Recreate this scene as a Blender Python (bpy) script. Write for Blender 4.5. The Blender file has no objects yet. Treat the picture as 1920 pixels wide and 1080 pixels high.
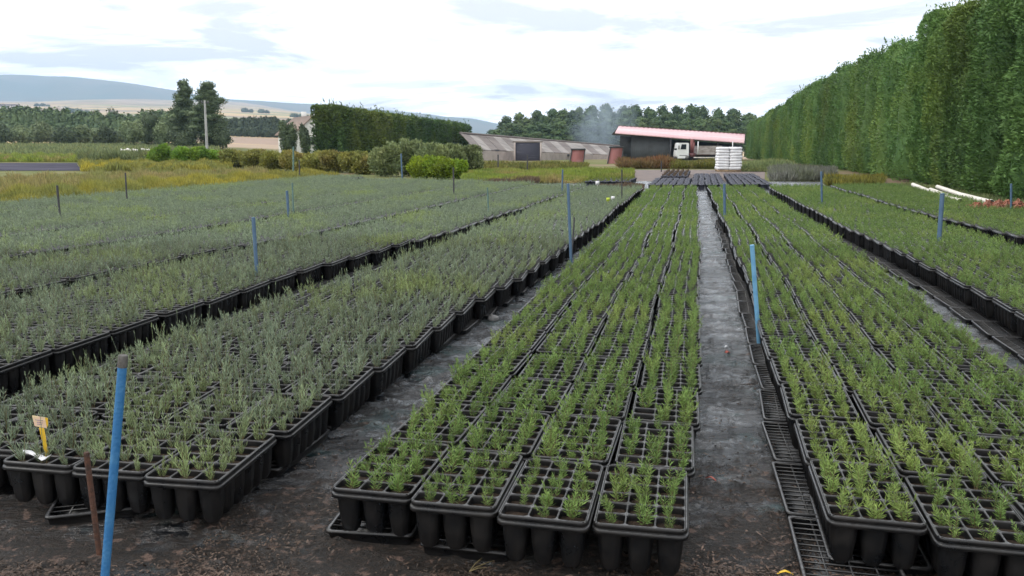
import bpy, math, random
import numpy as np
from mathutils import Matrix, Vector, Euler

sc = bpy.context.scene
COL = sc.collection
PI = math.pi
# ------------------------------------------------------------------ camera, world, sun, exposure
H_CAM = 1.5
FPX = 1536.0            # focal length in pixels of the 1920 wide photograph
V_HOR = 271.0
PITCH = math.atan((540 - V_HOR) / FPX)
cam_d = bpy.data.cameras.new("camera"); cam = bpy.data.objects.new("camera", cam_d); COL.objects.link(cam)
cam_d.sensor_width = 36; cam_d.lens = FPX / 1920 * 36
cam_d.clip_start = 0.05; cam_d.clip_end = 12000
cam.location = (0, 0, H_CAM); cam.rotation_euler = (PI / 2 - PITCH, 0, 0)
sc.camera = cam

SUN_EL, SUN_AZ = math.radians(42), math.radians(-105)     # azimuth from +Y, clockwise
w = bpy.data.worlds.new("World"); sc.world = w; w.use_nodes = True
wt = w.node_tree; wn = wt.nodes; wl = wt.links
for n in list(wn): wn.remove(n)
def wnode(t, **k):
    n = wn.new(t)
    for a, b in k.items(): setattr(n, a, b)
    return n
out = wnode('ShaderNodeOutputWorld'); bg = wnode('ShaderNodeBackground'); bg.inputs[1].default_value = 0.1
sky = wnode('ShaderNodeTexSky', sky_type='NISHITA', sun_disc=False)
sky.sun_elevation = SUN_EL; sky.sun_rotation = SUN_AZ
tc = wnode('ShaderNodeTexCoord'); sep = wnode('ShaderNodeSeparateXYZ'); wl.new(tc.outputs['Generated'], sep.inputs[0])
def wmath(op, a, b=None, c=None):
    n = wnode('ShaderNodeMath', operation=op)
    for i, x in enumerate((a, b, c)):
        if x is None: continue
        if isinstance(x, (int, float)): n.inputs[i].default_value = x
        else: wl.new(x, n.inputs[i])
    return n.outputs[0]
zc = wmath('MAXIMUM', sep.outputs[2], 0.0)
den = wmath('ADD', zc, 0.10)
cx = wmath('DIVIDE', sep.outputs[0], den); cy = wmath('DIVIDE', sep.outputs[1], den)
cmb = wnode('ShaderNodeCombineXYZ'); wl.new(cx, cmb.inputs[0]); wl.new(cy, cmb.inputs[1]); cmb.inputs[2].default_value = 3.7
nz = wnode('ShaderNodeTexNoise'); nz.inputs['Scale'].default_value = 0.9; nz.inputs['Detail'].default_value = 7; nz.inputs['Roughness'].default_value = 0.55
nz.inputs['Distortion'].default_value = 0.4
wl.new(cmb.outputs[0], nz.inputs['Vector'])
cr = wnode('ShaderNodeValToRGB'); wl.new(nz.outputs[0], cr.inputs[0])
el = cr.color_ramp.elements; cr.color_ramp.interpolation = 'EASE'
el[0].position = 0.38; el[0].color = (0.48, 0.48, 0.495, 1); el[1].position = 0.54; el[1].color = (1, 1, 1, 1)
e = el.new(0.46); e.color = (0.73, 0.73, 0.735, 1)
grad = wmath('MULTIPLY_ADD', zc, -5.0, 22.0)
vm = wnode('ShaderNodeVectorMath', operation='SCALE'); wl.new(cr.outputs[0], vm.inputs[0]); wl.new(grad, vm.inputs['Scale'])
mx = wnode('ShaderNodeMix', data_type='RGBA'); mx.inputs[0].default_value = 0.92
wl.new(sky.outputs[0], mx.inputs[6]); wl.new(vm.outputs[0], mx.inputs[7])
wl.new(mx.outputs[2], bg.inputs[0]); wl.new(bg.outputs[0], out.inputs[0])

sd = bpy.data.lights.new("sun", 'SUN'); sd.energy = 1.3; sd.angle = math.radians(14); sd.color = (1, 0.95, 0.86)
so = bpy.data.objects.new("sun", sd); COL.objects.link(so)
sdir = Vector((math.sin(SUN_AZ) * math.cos(SUN_EL), math.cos(SUN_AZ) * math.cos(SUN_EL), math.sin(SUN_EL)))
so.rotation_euler = sdir.to_track_quat('Z', 'Y').to_euler(); so.location = (-20, -10, 30)
sc.view_settings.view_transform = 'Standard'; sc.view_settings.look = 'None'
sc.view_settings.exposure = 0.20; sc.view_settings.gamma = 1
sc.cycles.max_bounces = 6; sc.cycles.diffuse_bounces = 3; sc.cycles.glossy_bounces = 2
sc.cycles.transmission_bounces = 3; sc.cycles.transparent_max_bounces = 12; sc.cycles.volume_bounces = 0
sc.cycles.volume_step_rate = 2.0

# ------------------------------------------------------------------ helpers
def ray(u, v):
    dx = (u - 960) / FPX; dy = (540 - v) / FPX
    return (dx, math.cos(PITCH) + dy * math.sin(PITCH), -math.sin(PITCH) + dy * math.cos(PITCH))
def on(u, v, z=0.0):
    """point of the picture on the level plane z"""
    d = ray(u, v); t = (z - H_CAM) / d[2]
    return Vector((d[0] * t, d[1] * t, z))
def P(u, v, D):
    """point of the picture at distance D ahead"""
    d = ray(u, v); t = D / d[1]
    return Vector((d[0] * t, D, H_CAM + d[2] * t))
def proj(x, y, z):
    cz = y * math.cos(PITCH) - (z - H_CAM) * math.sin(PITCH)
    cyy = y * math.sin(PITCH) + (z - H_CAM) * math.cos(PITCH)
    if cz <= 0.05: return None
    return 960 + FPX * x / cz, 540 - FPX * cyy / cz
TD = [45, 60, 80, 120, 250, 400, 800, 1500, 3000, 5200]
TL = [None, 306, 293, 277, 263, 249, 226, 204, 191, 188]
TM = [None, 310, 301, 291, 274, 259, 240, 226, 222, 222]
TRT = [None, 311, 305, 300, 294, 290, 286, 282, 280, 278]
def gz(x, y):
    if y <= 45: return 0.0
    u = 960 + FPX * x / y
    y = min(y, 5200)
    i = max(k for k in range(len(TD)) if TD[k] <= y); i = min(i, len(TD) - 2)
    f = (y - TD[i]) / (TD[i + 1] - TD[i])
    def zz(k):
        if k == 0: return 0.0
        l, m, r = TL[k], TM[k], TRT[k]
        if u <= 400: v = l
        elif u <= 700: v = l + (m - l) * (u - 400) / 300
        elif u <= 950: v = m + (r - m) * (u - 700) / 250
        else: v = r
        return P(960, v, TD[k]).z
    return zz(i) * (1 - f) + zz(i + 1) * f

def tag(o, label=None, cat=None, group=None, kind=None):
    if label: o['label'] = label
    if cat: o['category'] = cat
    if group: o['group'] = group
    if kind: o['kind'] = kind
    return o
def empty(name, loc=(0, 0, 0), rz=0.0, label=None, cat=None, group=None):
    o = bpy.data.objects.new(name, None); o.empty_display_size = 0.1; COL.objects.link(o)
    o.location = loc; o.rotation_euler = (0, 0, rz)
    return tag(o, label, cat, group)
def link_mesh(name, me, parent=None, loc=None):
    o = bpy.data.objects.new(name, me); COL.objects.link(o)
    if parent: o.parent = parent
    if loc is not None: o.location = loc
    return o

class Geo:
    def __init__(s): s.ch = []
    def add(s, V, F, mi=0):
        s.ch.append((np.asarray(V, dtype=np.float64).reshape(-1, 3), np.asarray(F, dtype=np.int64), mi)); return s
    def inst(s, g, Ms):
        Ms = np.asarray(Ms)                                   # n,4,4
        n = len(Ms)
        if n == 0: return s
        for V, F, mi in g.ch:
            W = np.einsum('nij,vj->nvi', Ms[:, :3, :3], V) + Ms[:, None, :3, 3]
            FF = F[None] + (np.arange(n) * len(V))[:, None, None]
            s.ch.append((W.reshape(-1, 3), FF.reshape(-1, F.shape[1]), mi))
        return s
    def box(s, c, d, mi=0, rz=0.0, rx=0.0, ry=0.0):
        x, y, z = d[0] / 2, d[1] / 2, d[2] / 2
        V = np.array([(-x, -y, -z), (x, -y, -z), (x, y, -z), (-x, y, -z), (-x, -y, z), (x, -y, z), (x, y, z), (-x, y, z)])
        R = np.array(Euler((rx, ry, rz)).to_matrix())
        return s.add(V @ R.T + np.array(c), [(0, 3, 2, 1), (4, 5, 6, 7), (0, 1, 5, 4), (1, 2, 6, 5), (2, 3, 7, 6), (3, 0, 4, 7)], mi)
    def tube(s, pts, rad, seg=10, mi=0, caps=True):
        pts = [Vector(p) for p in pts]
        if not isinstance(rad, (list, tuple)): rad = [rad] * len(pts)
        V = []
        for i, p in enumerate(pts):
            d = (pts[min(i + 1, len(pts) - 1)] - pts[max(i - 1, 0)]).normalized()
            a = d.orthogonal().normalized() if i == 0 else (a - d * a.dot(d)).normalized()
            b = d.cross(a)
            for k in range(seg):
                t = 2 * PI * k / seg
                V.append(p + (a * math.cos(t) + b * math.sin(t)) * rad[i])
        F = [(i * seg + k, i * seg + (k + 1) % seg, (i + 1) * seg + (k + 1) % seg, (i + 1) * seg + k) for i in range(len(pts) - 1) for k in range(seg)]
        V = np.array([tuple(v) for v in V])
        s.add(V, F, mi)
        if caps:
            s.add(V[:seg], [tuple(range(seg))[::-1]], mi); s.add(V[-seg:], [tuple(range(seg))], mi)
        return s
    def rings(s, rings, mi=0, cap0=False, cap1=False, closed=True):
        n = len(rings[0]); V = np.concatenate([np.asarray(r, dtype=float).reshape(-1, 3) for r in rings])
        F = [(i * n + k, i * n + (k + 1) % n, (i + 1) * n + (k + 1) % n, (i + 1) * n + k) for i in range(len(rings) - 1) for k in range(n if closed else n - 1)]
        s.add(V, F, mi)
        if cap0: s.add(rings[0], [tuple(range(n))[::-1]], mi)
        if cap1: s.add(rings[-1], [tuple(range(n))], mi)
        return s
    def prism(s, prof, y0, y1, mi=0):
        """profile in x,z, extruded along y"""
        a = [(x, y0, z) for x, z in prof]; b = [(x, y1, z) for x, z in prof]
        return s.rings([a, b], mi, True, True)
    def mesh(s, name, mats, smooth=False):
        me = bpy.data.meshes.new(name)
        off = 0; VV = []; LI = []; LS = []; MI = []; ls = 0
        for V, F, mi in s.ch:
            VV.append(V); k = F.shape[1]
            LI.append((F + off).ravel()); LS.append(ls + np.arange(len(F)) * k); MI.append(np.full(len(F), mi))
            ls += F.size; off += len(V)
        VV = np.concatenate(VV); LI = np.concatenate(LI); LS = np.concatenate(LS); MI = np.concatenate(MI)
        me.vertices.add(len(VV)); me.vertices.foreach_set('co', VV.ravel().astype(np.float32))
        me.loops.add(len(LI)); me.loops.foreach_set('vertex_index', LI.astype(np.int32))
        me.polygons.add(len(LS)); me.polygons.foreach_set('loop_start', LS.astype(np.int32))
        for m in (mats if isinstance(mats, (list, tuple)) else [mats]): me.materials.append(m)
        me.polygons.foreach_set('material_index', MI.astype(np.int32))
        if smooth: me.polygons.foreach_set('use_smooth', np.ones(len(LS), dtype=bool))
        me.update(calc_edges=True); me.validate()
        return me
    def obj(s, name, mats, parent=None, loc=None, smooth=False):
        return link_mesh(name, s.mesh(name, mats, smooth), parent, loc)

def mat4(loc, rz=0.0, s=1.0, rx=0.0, ry=0.0, sz=None):
    M = np.eye(4); R = np.array(Euler((rx, ry, rz)).to_matrix())
    M[:3, :3] = R @ np.diag([s, s, sz if sz else s]); M[:3, 3] = loc
    return M

# ------------------------------------------------------------------ materials
def new_mat(name):
    m = bpy.data.materials.new(name); m.use_nodes = True
    nt = m.node_tree
    for n in list(nt.nodes): nt.nodes.remove(n)
    return m, nt
class N:
    def __init__(s, nt): s.nt = nt
    def __call__(s, t, ins=None, **k):
        n = s.nt.nodes.new(t)
        for a, b in k.items(): setattr(n, a, b)
        for a, b in (ins or {}).items():
            if isinstance(b, bpy.types.NodeSocket): s.nt.links.new(b, n.inputs[a])
            else: n.inputs[a].default_value = b
        return n
    def noise(s, vec, scale, detail=4, rough=0.5, dist=0.0):
        return s('ShaderNodeTexNoise', {'Vector': vec, 'Scale': scale, 'Detail': detail, 'Roughness': rough, 'Distortion': dist}).outputs[0]
    def ramp(s, fac, p0, p1, c0=(0, 0, 0, 1), c1=(1, 1, 1, 1)):
        r = s('ShaderNodeValToRGB', {0: fac}); e = r.color_ramp.elements
        e[0].position = p0; e[1].position = p1; e[0].color = (*c0[:3], 1); e[1].color = (*c1[:3], 1)
        return r.outputs[0]
    def mix(s, fac, a, b):
        n = s('ShaderNodeMix', data_type='RGBA')
        for i, x in ((0, fac), (6, a), (7, b)):
            if isinstance(x, bpy.types.NodeSocket): s.nt.links.new(x, n.inputs[i])
            elif isinstance(x, (int, float)): n.inputs[i].default_value = x
            else: n.inputs[i].default_value = (*x[:3], 1)
        return n.outputs[2]
    def math(s, op, a, b=0.0, c=0.0, clamp=False):
        n = s('ShaderNodeMath', {0: a, 1: b, 2: c}, operation=op); n.use_clamp = clamp
        return n.outputs[0]
def simple(name, col, col2=None, scale=8.0, rough=0.6, bump=0.0, bscale=40.0, spec=0.4, metal=0.0, p=(0.4, 0.65), vec='Object', stretch=None):
    m, nt = new_mat(name); n = N(nt)
    tcn = n('ShaderNodeTexCoord').outputs[vec]
    if stretch: tcn = n('ShaderNodeMapping', {0: tcn, 3: stretch}).outputs[0]
    col2 = col2 or tuple(c * 0.7 for c in col)
    f = n.ramp(n.noise(tcn, scale, 6, 0.6), *p)
    c = n.mix(f, col, col2)
    b = n('ShaderNodeBsdfPrincipled', {'Base Color': c, 'Roughness': rough, 'Metallic': metal, 'Specular IOR Level': spec})
    if bump:
        bn = n('ShaderNodeBump', {'Strength': bump, 'Distance': 0.02, 'Height': n.noise(tcn, bscale, 5, 0.6)})
        nt.links.new(bn.outputs[0], b.inputs['Normal'])
    o = n('ShaderNodeOutputMaterial', {0: b.outputs[0]})
    return m
def foliage(name, c1, c2, c3=None, scale=6.0, isl=0.35, trans=0.25, world=False, dead=None, rough=0.6):
    m, nt = new_mat(name); n = N(nt)
    if world:
        g = n('ShaderNodeNewGeometry').outputs['Position']
    else:
        t = n('ShaderNodeTexCoord').outputs['Object']; r0 = n('ShaderNodeObjectInfo').outputs['Random']
        cb = n('ShaderNodeCombineXYZ', {0: n.math('MULTIPLY', r0, 37.0), 1: n.math('MULTIPLY', r0, 91.0)}).outputs[0]
        g = n('ShaderNodeVectorMath', {0: t, 1: cb}, operation='ADD').outputs[0]
    f = n.ramp(n.noise(g, scale, 3, 0.55), 0.35, 0.65)
    c = n.mix(f, c1, c2)
    if c3: c = n.mix(n.ramp(n.noise(g, scale * 0.31, 3, 0.6), 0.5, 0.66), c, c3)
    if dead: c = n.mix(n.ramp(n.noise(g, dead[1], 3, 0.6), dead[2], dead[2] + 0.08), c, dead[0])
    ri = n('ShaderNodeNewGeometry').outputs['Random Per Island']
    ro = n('ShaderNodeObjectInfo').outputs['Random']
    v = n.math('ADD', n.math('MULTIPLY_ADD', ri, isl * 2, 1 - isl), n.math('MULTIPLY_ADD', ro, 0.44, -0.22))
    c = n('ShaderNodeVectorMath', {0: c, 'Scale': v}, operation='SCALE').outputs[0]
    b = n('ShaderNodeBsdfPrincipled', {'Base Color': c, 'Roughness': rough, 'Specular IOR Level': 0.25})
    tr = n('ShaderNodeBsdfTranslucent', {'Color': c})
    mxs = n('ShaderNodeMixShader', {0: trans, 1: b.outputs[0], 2: tr.outputs[0]})
    n('ShaderNodeOutputMaterial', {0: mxs.outputs[0]})
    return m

def tray_mat():
    m, nt = new_mat('black tray plastic'); n = N(nt)
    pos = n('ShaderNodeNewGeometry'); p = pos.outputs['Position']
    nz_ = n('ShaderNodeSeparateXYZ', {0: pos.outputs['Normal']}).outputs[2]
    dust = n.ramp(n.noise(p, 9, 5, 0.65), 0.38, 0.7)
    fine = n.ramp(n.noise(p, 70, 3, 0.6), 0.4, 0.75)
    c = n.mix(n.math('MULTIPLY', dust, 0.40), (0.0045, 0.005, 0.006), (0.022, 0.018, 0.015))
    c = n.mix(n.math('MULTIPLY', n.math('MULTIPLY_ADD', fine, 0.55, 0.22), n.math('POWER', n.math('MAXIMUM', nz_, 0.0), 6.0)), c, (0.17, 0.17, 0.175))  # upward faces paler: sky highlight painted into the colour, broken up like dust
    r = n.math('MULTIPLY_ADD', dust, 0.22, 0.27)
    b = n('ShaderNodeBsdfPrincipled', {'Base Color': c, 'Roughness': r, 'Specular IOR Level': 0.42})
    n('ShaderNodeOutputMaterial', {0: b.outputs[0]}); return m
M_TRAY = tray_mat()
M_SOIL = simple('potting soil', (0.048, 0.031, 0.020), (0.018, 0.013, 0.010), 60, 0.9, 0.8, 180, 0.2)
M_ROS = foliage('rosemary leaf', (0.165, 0.250, 0.068), (0.125, 0.200, 0.058), (0.22, 0.29, 0.08), 3.0, 0.35, 0.3, world=True)
M_LAV = foliage('lavender leaf', (0.215, 0.265, 0.170), (0.170, 0.215, 0.145), (0.23, 0.29, 0.115), 3.0, 0.35, 0.3, world=True)
M_STEM = simple('plant stem', (0.14, 0.11, 0.05), None, 20, 0.8)

def cloth_mat():
    m, nt = new_mat('wet ground cloth'); n = N(nt)
    p = n('ShaderNodeNewGeometry').outputs['Position']
    sx = n('ShaderNodeSeparateXYZ', {0: p}); X, Y = sx.outputs[0], sx.outputs[1]
    st = n('ShaderNodeMapping', {0: p, 2: (0, 0, math.radians(-35)), 3: (1.0, 3.2, 1)}).outputs[0]
    big = n.noise(st, 1.1, 5, 0.6, 0.6)
    mid = n.noise(p, 7, 7, 0.68, 0.5)
    fine = n.noise(p, 55, 6, 0.7)
    # soil washed over the cloth: most at the near end, patchy further on
    near = n('ShaderNodeMapRange', {0: Y, 1: 2.4, 2: 4.2, 3: 0.20, 4: -0.03}).outputs[0]
    soil = n.ramp(n.math('ADD', n.math('MULTIPLY_ADD', mid, 0.45, n.math('MULTIPLY', big, 0.6)), near), 0.56, 0.64)
    pud = n.ramp(n.math('MULTIPLY_ADD', n.noise(n('ShaderNodeMapping', {0: p, 3: (0.8, 2.0, 1)}).outputs[0], 1.3, 4, 0.6, 0.3), 0.8, n.math('MULTIPLY', fine, 0.2)), 0.46, 0.53)
    cl = n.mix(n.ramp(n.math('ADD', n.math('MULTIPLY_ADD', mid, 0.55, n.math('MULTIPLY', big, 0.3)), n.math('MULTIPLY_ADD', fine, 0.15, n('ShaderNodeMapRange', {0: Y, 1: 3.5, 2: 8.0, 3: -0.035, 4: 0.012}).outputs[0])), 0.48, 0.52), (0.008, 0.009, 0.011), (0.130, 0.145, 0.160))  # pale patches: wet sheen painted into the colour, more of it further off
    rg = n.math('ABSOLUTE', n.math('SUBTRACT', n.noise(n('ShaderNodeMapping', {0: p, 2: (0, 0, -0.2), 3: (1.0, 2.6, 1)}).outputs[0], 4.5, 6, 0.65, 1.0), 0.5))
    rl = n.math('MULTIPLY', n.ramp(rg, 0.006, 0.045, (1, 1, 1), (0, 0, 0)), n.ramp(n.noise(p, 3.1, 3, 0.5), 0.40, 0.50))
    cl = n.mix(rl, cl, (0.007, 0.007, 0.008))  # thin dark lines: wrinkle shade painted into the cloth colour
    cl = n.mix(n.ramp(n.noise(p, 2.3, 4, 0.6), 0.56, 0.64), cl, (0.012, 0.036, 0.038))
    so_ = n.mix(n.ramp(fine, 0.38, 0.60), (0.006, 0.005, 0.004), (0.036, 0.025, 0.018))
    so_ = n.mix(n.ramp(n.noise(p, 16, 5, 0.7), 0.55, 0.63), so_, (0.17, 0.11, 0.085))
    c = n.mix(soil, cl, so_)
    rr = n.math('MULTIPLY_ADD', mid, 0.30, 0.15)
    rr = n.math('ADD', rr, n.math('MULTIPLY', soil, 0.22), 0, True)
    pw = n.math('MULTIPLY', pud, n.math('SUBTRACT', 1.0, soil))
    spc = n.math('MULTIPLY_ADD', soil, -0.5, 0.95)
    rr = n.math('MULTIPLY_ADD', pw, -0.20, rr, True)
    h = n.math('ADD', n.math('MULTIPLY', n.noise(st, 6, 7, 0.7, 0.8), 1.0), n.math('MULTIPLY', fine, n.math('MULTIPLY_ADD', soil, 0.5, 0.12)))
    bst = n.math('MULTIPLY_ADD', pw, -0.5, 0.9)
    bn = n('ShaderNodeBump', {'Strength': bst, 'Distance': 0.09, 'Height': h})
    b = n('ShaderNodeBsdfPrincipled', {'Base Color': c, 'Roughness': rr, 'Specular IOR Level': spc, 'Normal': bn.outputs[0]})
    n('ShaderNodeOutputMaterial', {0: b.outputs[0]}); return m
M_CLOTH = cloth_mat()

def ground_mat():
    m, nt = new_mat('ground'); n = N(nt)
    p = n('ShaderNodeNewGeometry').outputs['Position']
    Y = n('ShaderNodeSeparateXYZ', {0: p}).outputs[1]
    g = n.mix(n.ramp(n.noise(p, 0.35, 6, 0.65), 0.38, 0.62), (0.095, 0.115, 0.035), (0.155, 0.150, 0.055))
    g = n.mix(n.ramp(n.noise(p, 0.09, 4, 0.6), 0.54, 0.6), g, (0.21, 0.15, 0.10))
    # fields: elongated parcels of stubble, ploughed soil and scrub
    fm = n('ShaderNodeMapping', {0: p, 2: (0, 0, 0.25), 3: (0.0035, 0.0085, 0.001)}).outputs[0]
    vor = n('ShaderNodeTexVoronoi', {'Vector': fm, 'Scale': 1.0}); vc = n('ShaderNodeSeparateColor', {0: vor.outputs['Color']}).outputs[0]
    cr_ = n('ShaderNodeValToRGB', {0: vc}); cr_.color_ramp.interpolation = 'CONSTANT'
    e = cr_.color_ramp.elements; e[0].color = (0.45, 0.33, 0.19, 1); e[1].position = 0.25; e[1].color = (0.33, 0.25, 0.18, 1)
    for q, cc in ((0.45, (0.52, 0.38, 0.20)), (0.6, (0.26, 0.27, 0.15)), (0.72, (0.40, 0.31, 0.22)), (0.88, (0.30, 0.22, 0.17))):
        k = e.new(q); k.color = (*cc, 1)
    f = n.mix(n.ramp(n.noise(p, 0.012, 6, 0.7), 0.52, 0.62), cr_.outputs[0], (0.12, 0.15, 0.08))
    far = n('ShaderNodeMapRange', {0: Y, 1: 128.0, 2: 140.0}).outputs[0]
    c = n.mix(far, g, f)
    b = n('ShaderNodeBsdfPrincipled', {'Base Color': c, 'Roughness': 0.95, 'Specular IOR Level': 0.15})
    n('ShaderNodeOutputMaterial', {0: b.outputs[0]}); return m
M_GROUND = ground_mat()

# ------------------------------------------------------------------ the setting
def build_ground():
    rows = [-60, -20, 0, 5, 10, 20, 30, 40, 45, 50, 55, 60, 65, 70, 75, 80, 90, 100, 110, 120, 140, 160, 185, 215, 250, 290, 340, 400, 480, 580, 680, 800, 950, 1150, 1350, 1500, 1800, 2200, 2600, 3000, 3600, 4400, 5200]
    T = [-6000 / 45, ] ; ts = np.concatenate([np.linspace(-1.3, 1.3, 131)])
    V = []; nc = len(ts)
    rs = np.random.RandomState(5); ph = rs.rand(6) * 6.28
    for y in rows:
        s = max(y, 45.0)
        for t in ts:
            x = t * s
            z = gz(x, y)
            if y > 300:
                a = (y - 300) * 0.004
                z += a * (math.sin(x * 0.004 + ph[0]) + 0.6 * math.sin(x * 0.011 + y * 0.004 + ph[1])) * 0.5
            V.append((x, y, z))
    nr = len(rows)
    F = [(i * nc + k, i * nc + k + 1, (i + 1) * nc + k + 1, (i + 1) * nc + k) for i in range(nr - 1) for k in range(nc - 1)]
    tag(Geo().add(V, F).obj('ground', M_GROUND, smooth=True), kind='structure')
build_ground()

def build_mountains():
    prof = [(-900, 150), (-400, 150), (0, 142), (90, 141), (150, 144), (260, 156), (340, 167), (420, 186), (600, 195), (720, 206), (800, 212), (880, 222), (930, 232), (980, 240), (1100, 243), (1400, 240), (1800, 238), (2600, 235)]
    us = np.arange(-900, 2601, 14)
    top = np.interp(us, [p[0] for p in prof], [p[1] for p in prof])
    rs = np.random.RandomState(3)
    top = top + np.interp(us, us[::4], rs.randn(len(us[::4])) * 1.0)
    rings = []
    for fr, D in ((0, 3500), (0.25, 3700), (0.55, 3950), (0.85, 4250), (1.0, 4500), (0.7, 4900), (0.0, 5150)):
        r = []
        for i, u in enumerate(us):
            zt = P(u, top[i], 4500).z; zb = -5
            x = (u - 960) / FPX * D
            r.append((x, D + (math.sin(u * 0.021) * 60 if 0 < fr < 1 else 0), zb + (zt - zb) * fr * (1 + (0.05 * math.sin(u * 0.05 + fr * 9) if 0 < fr < 1 else 0))))
        rings.append(r)
    tag(Geo().rings(rings, closed=False).obj('mountains', simple('mountain scrub', (0.10, 0.13, 0.10), (0.16, 0.15, 0.11), 0.003, 0.95), smooth=True), kind='structure')
build_mountains()

K = 0.228                                   # direction of the beds: x = offset + K*y
BED_ROT = -math.atan(K)
# wet ground cloth under the beds
def build_cloth():
    rs = np.random.RandomState(9)
    offs = np.concatenate([np.arange(-15.7, -4.2, .25), np.arange(-4.2, -1.95, .06), np.arange(-1.95, -1.25, .025), np.arange(-1.25, 0, .05), np.arange(0, .56, .022), np.arange(.56, 2.6, .08), np.arange(2.6, 7.5, .25)])
    ys = np.concatenate([np.arange(0.6, 2.2, .08), np.arange(2.2, 5, 0.022), np.arange(5, 9, .05), np.arange(9, 34, 0.2)])
    V = []; nc = len(offs)
    ph = rs.rand(12) * 6.28
    for y in ys:
        a = min(1, max(0, (31.4 - y) / 2)) 
        for o in offs:
            x = o + K * y
            q1 = abs(math.sin(x * 7.1 + y * 9.7 + ph[0] + 1.7 * math.sin(y * 3.1 + x * 2))); q2 = abs(math.sin(x * 15 - y * 11 + ph[1] + 1.3 * math.sin(x * 9 + y * 5)))
            q3 = math.sin(y * 31 + x * 8 + ph[2] + 2 * math.sin(x * 13 + y * 3)) * math.sin(x * 21 + ph[3])
            m_ = 0.5 + 0.5 * math.sin(x * 2.3 + y * 1.9 + ph[4]) * math.sin(y * 1.3 + ph[5])
            z = 0.005 + 0.024 * m_ * (1 - q1) ** 4 + 0.013 * (1 - q2) ** 5 + 0.0022 * (1 + q3)
            V.append((x, y, z))
    F = [(i * nc + k, i * nc + k + 1, (i + 1) * nc + k + 1, (i + 1) * nc + k) for i in range(len(ys) - 1) for k in range(nc - 1)]
    tag(Geo().add(V, F).obj('ground_cloth', M_CLOTH, smooth=True), kind='structure')
build_cloth()

# ------------------------------------------------------------------ trays
W, L = 0.315, 0.53
NX, NY = 3, 6
CW, CL = (W - 0.014) / NX, (L - 0.014) / NY
def rrect(a, b, r, z, per=3, cx=0, cy=0):
    pts = []
    for qx, qy, t0 in ((1, 1, 0), (-1, 1, 90), (-1, -1, 180), (1, -1, 270)):
        for k in range(per):
            t = math.radians(t0 + 90 * k / (per - 1))
            pts.append((cx + qx * (a - r) + r * math.cos(t), cy + qy * (b - r) + r * math.sin(t), z))
    return pts
CELLS = [(-W / 2 + 0.007 + CW * (i + 0.5), -L / 2 + 0.007 + CL * (j + 0.5)) for j in range(NY) for i in range(NX)]
T_TOP = 0.235
def shell_geo():
    g = Geo()
    for cx_, cy_ in CELLS:
        ox, oy = CW / 2, CL / 2
        o = []
        for qx, qy, first in ((1, 1, 'x'), (-1, 1, 'y'), (-1, -1, 'x'), (1, -1, 'y')):
            r = 0.018
            ax = (cx_ + qx * ox, cy_ + qy * (oy - r - 0.004), 0); co = (cx_ + qx * ox, cy_ + qy * oy, 0); ay = (cx_ + qx * (ox - r - 0.004), cy_ + qy * oy, 0)
            o += [ax, co, ay] if first == 'x' else [ay, co, ax]
        i0 = rrect(ox - 0.0020, oy - 0.0020, 0.013, 0.0022, 3, cx_, cy_)
        i1 = rrect(ox - 0.0033, oy - 0.0033, 0.013, -0.004, 3, cx_, cy_)
        i2 = rrect(ox - 0.0058, oy - 0.0058, 0.014, -0.034, 3, cx_, cy_)
        g.rings([o, i0, i1, i2])
        # tapered ribbed pot below
        rg = []
        for z, a, b in ((-0.030, 0.0475, 0.0405), (-0.10, 0.0425, 0.0365), (-0.165, 0.034, 0.029), (-0.184, 0.022, 0.019)):
            base = rrect(a, b, 0.8 * min(a, b), z, 9, 0, 0)
            rg.append([(cx_ + x * (0.92 if k % 2 else 1.0), cy_ + y * (0.92 if k % 2 else 1.0), zz) for k, (x, y, zz) in enumerate(base)])
        g.rings(rg[::-1], 0, True, False)
    return g
def rim_geo():
    g = Geo(); a, b = W / 2 - 0.007, L / 2 - 0.007
    def R(d, z): return rrect(a + d, b + d, 0.022 + d, z, 5)
    g.rings([rrect(a, b, 0.001, 0.0, 5), R(0.005, 0.003), R(0.0075, 0.0), R(0.0090, -0.013), R(0.003, -0.016), R(0.004, -0.019), R(0.0105, -0.0195), R(0.0130, -0.022), R(0.0130, -0.035), R(0.007, -0.038), R(0.0, -0.032)][::-1])
    return g
def soil_geo(seed):
    rs = np.random.RandomState(seed); g = Geo()
    for cx_, cy_ in CELLS:
        z = -0.020 - 0.008 * rs.rand()
        ring = rrect(CW / 2 - 0.0055, CL / 2 - 0.0050, 0.015, z, 3, cx_, cy_)
        V = [(cx_, cy_, z + 0.004 + 0.004 * rs.rand())] + ring
        g.add(V, [(0, 1 + k, 1 + (k + 1) % 12) for k in range(12)])
    return g
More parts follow.
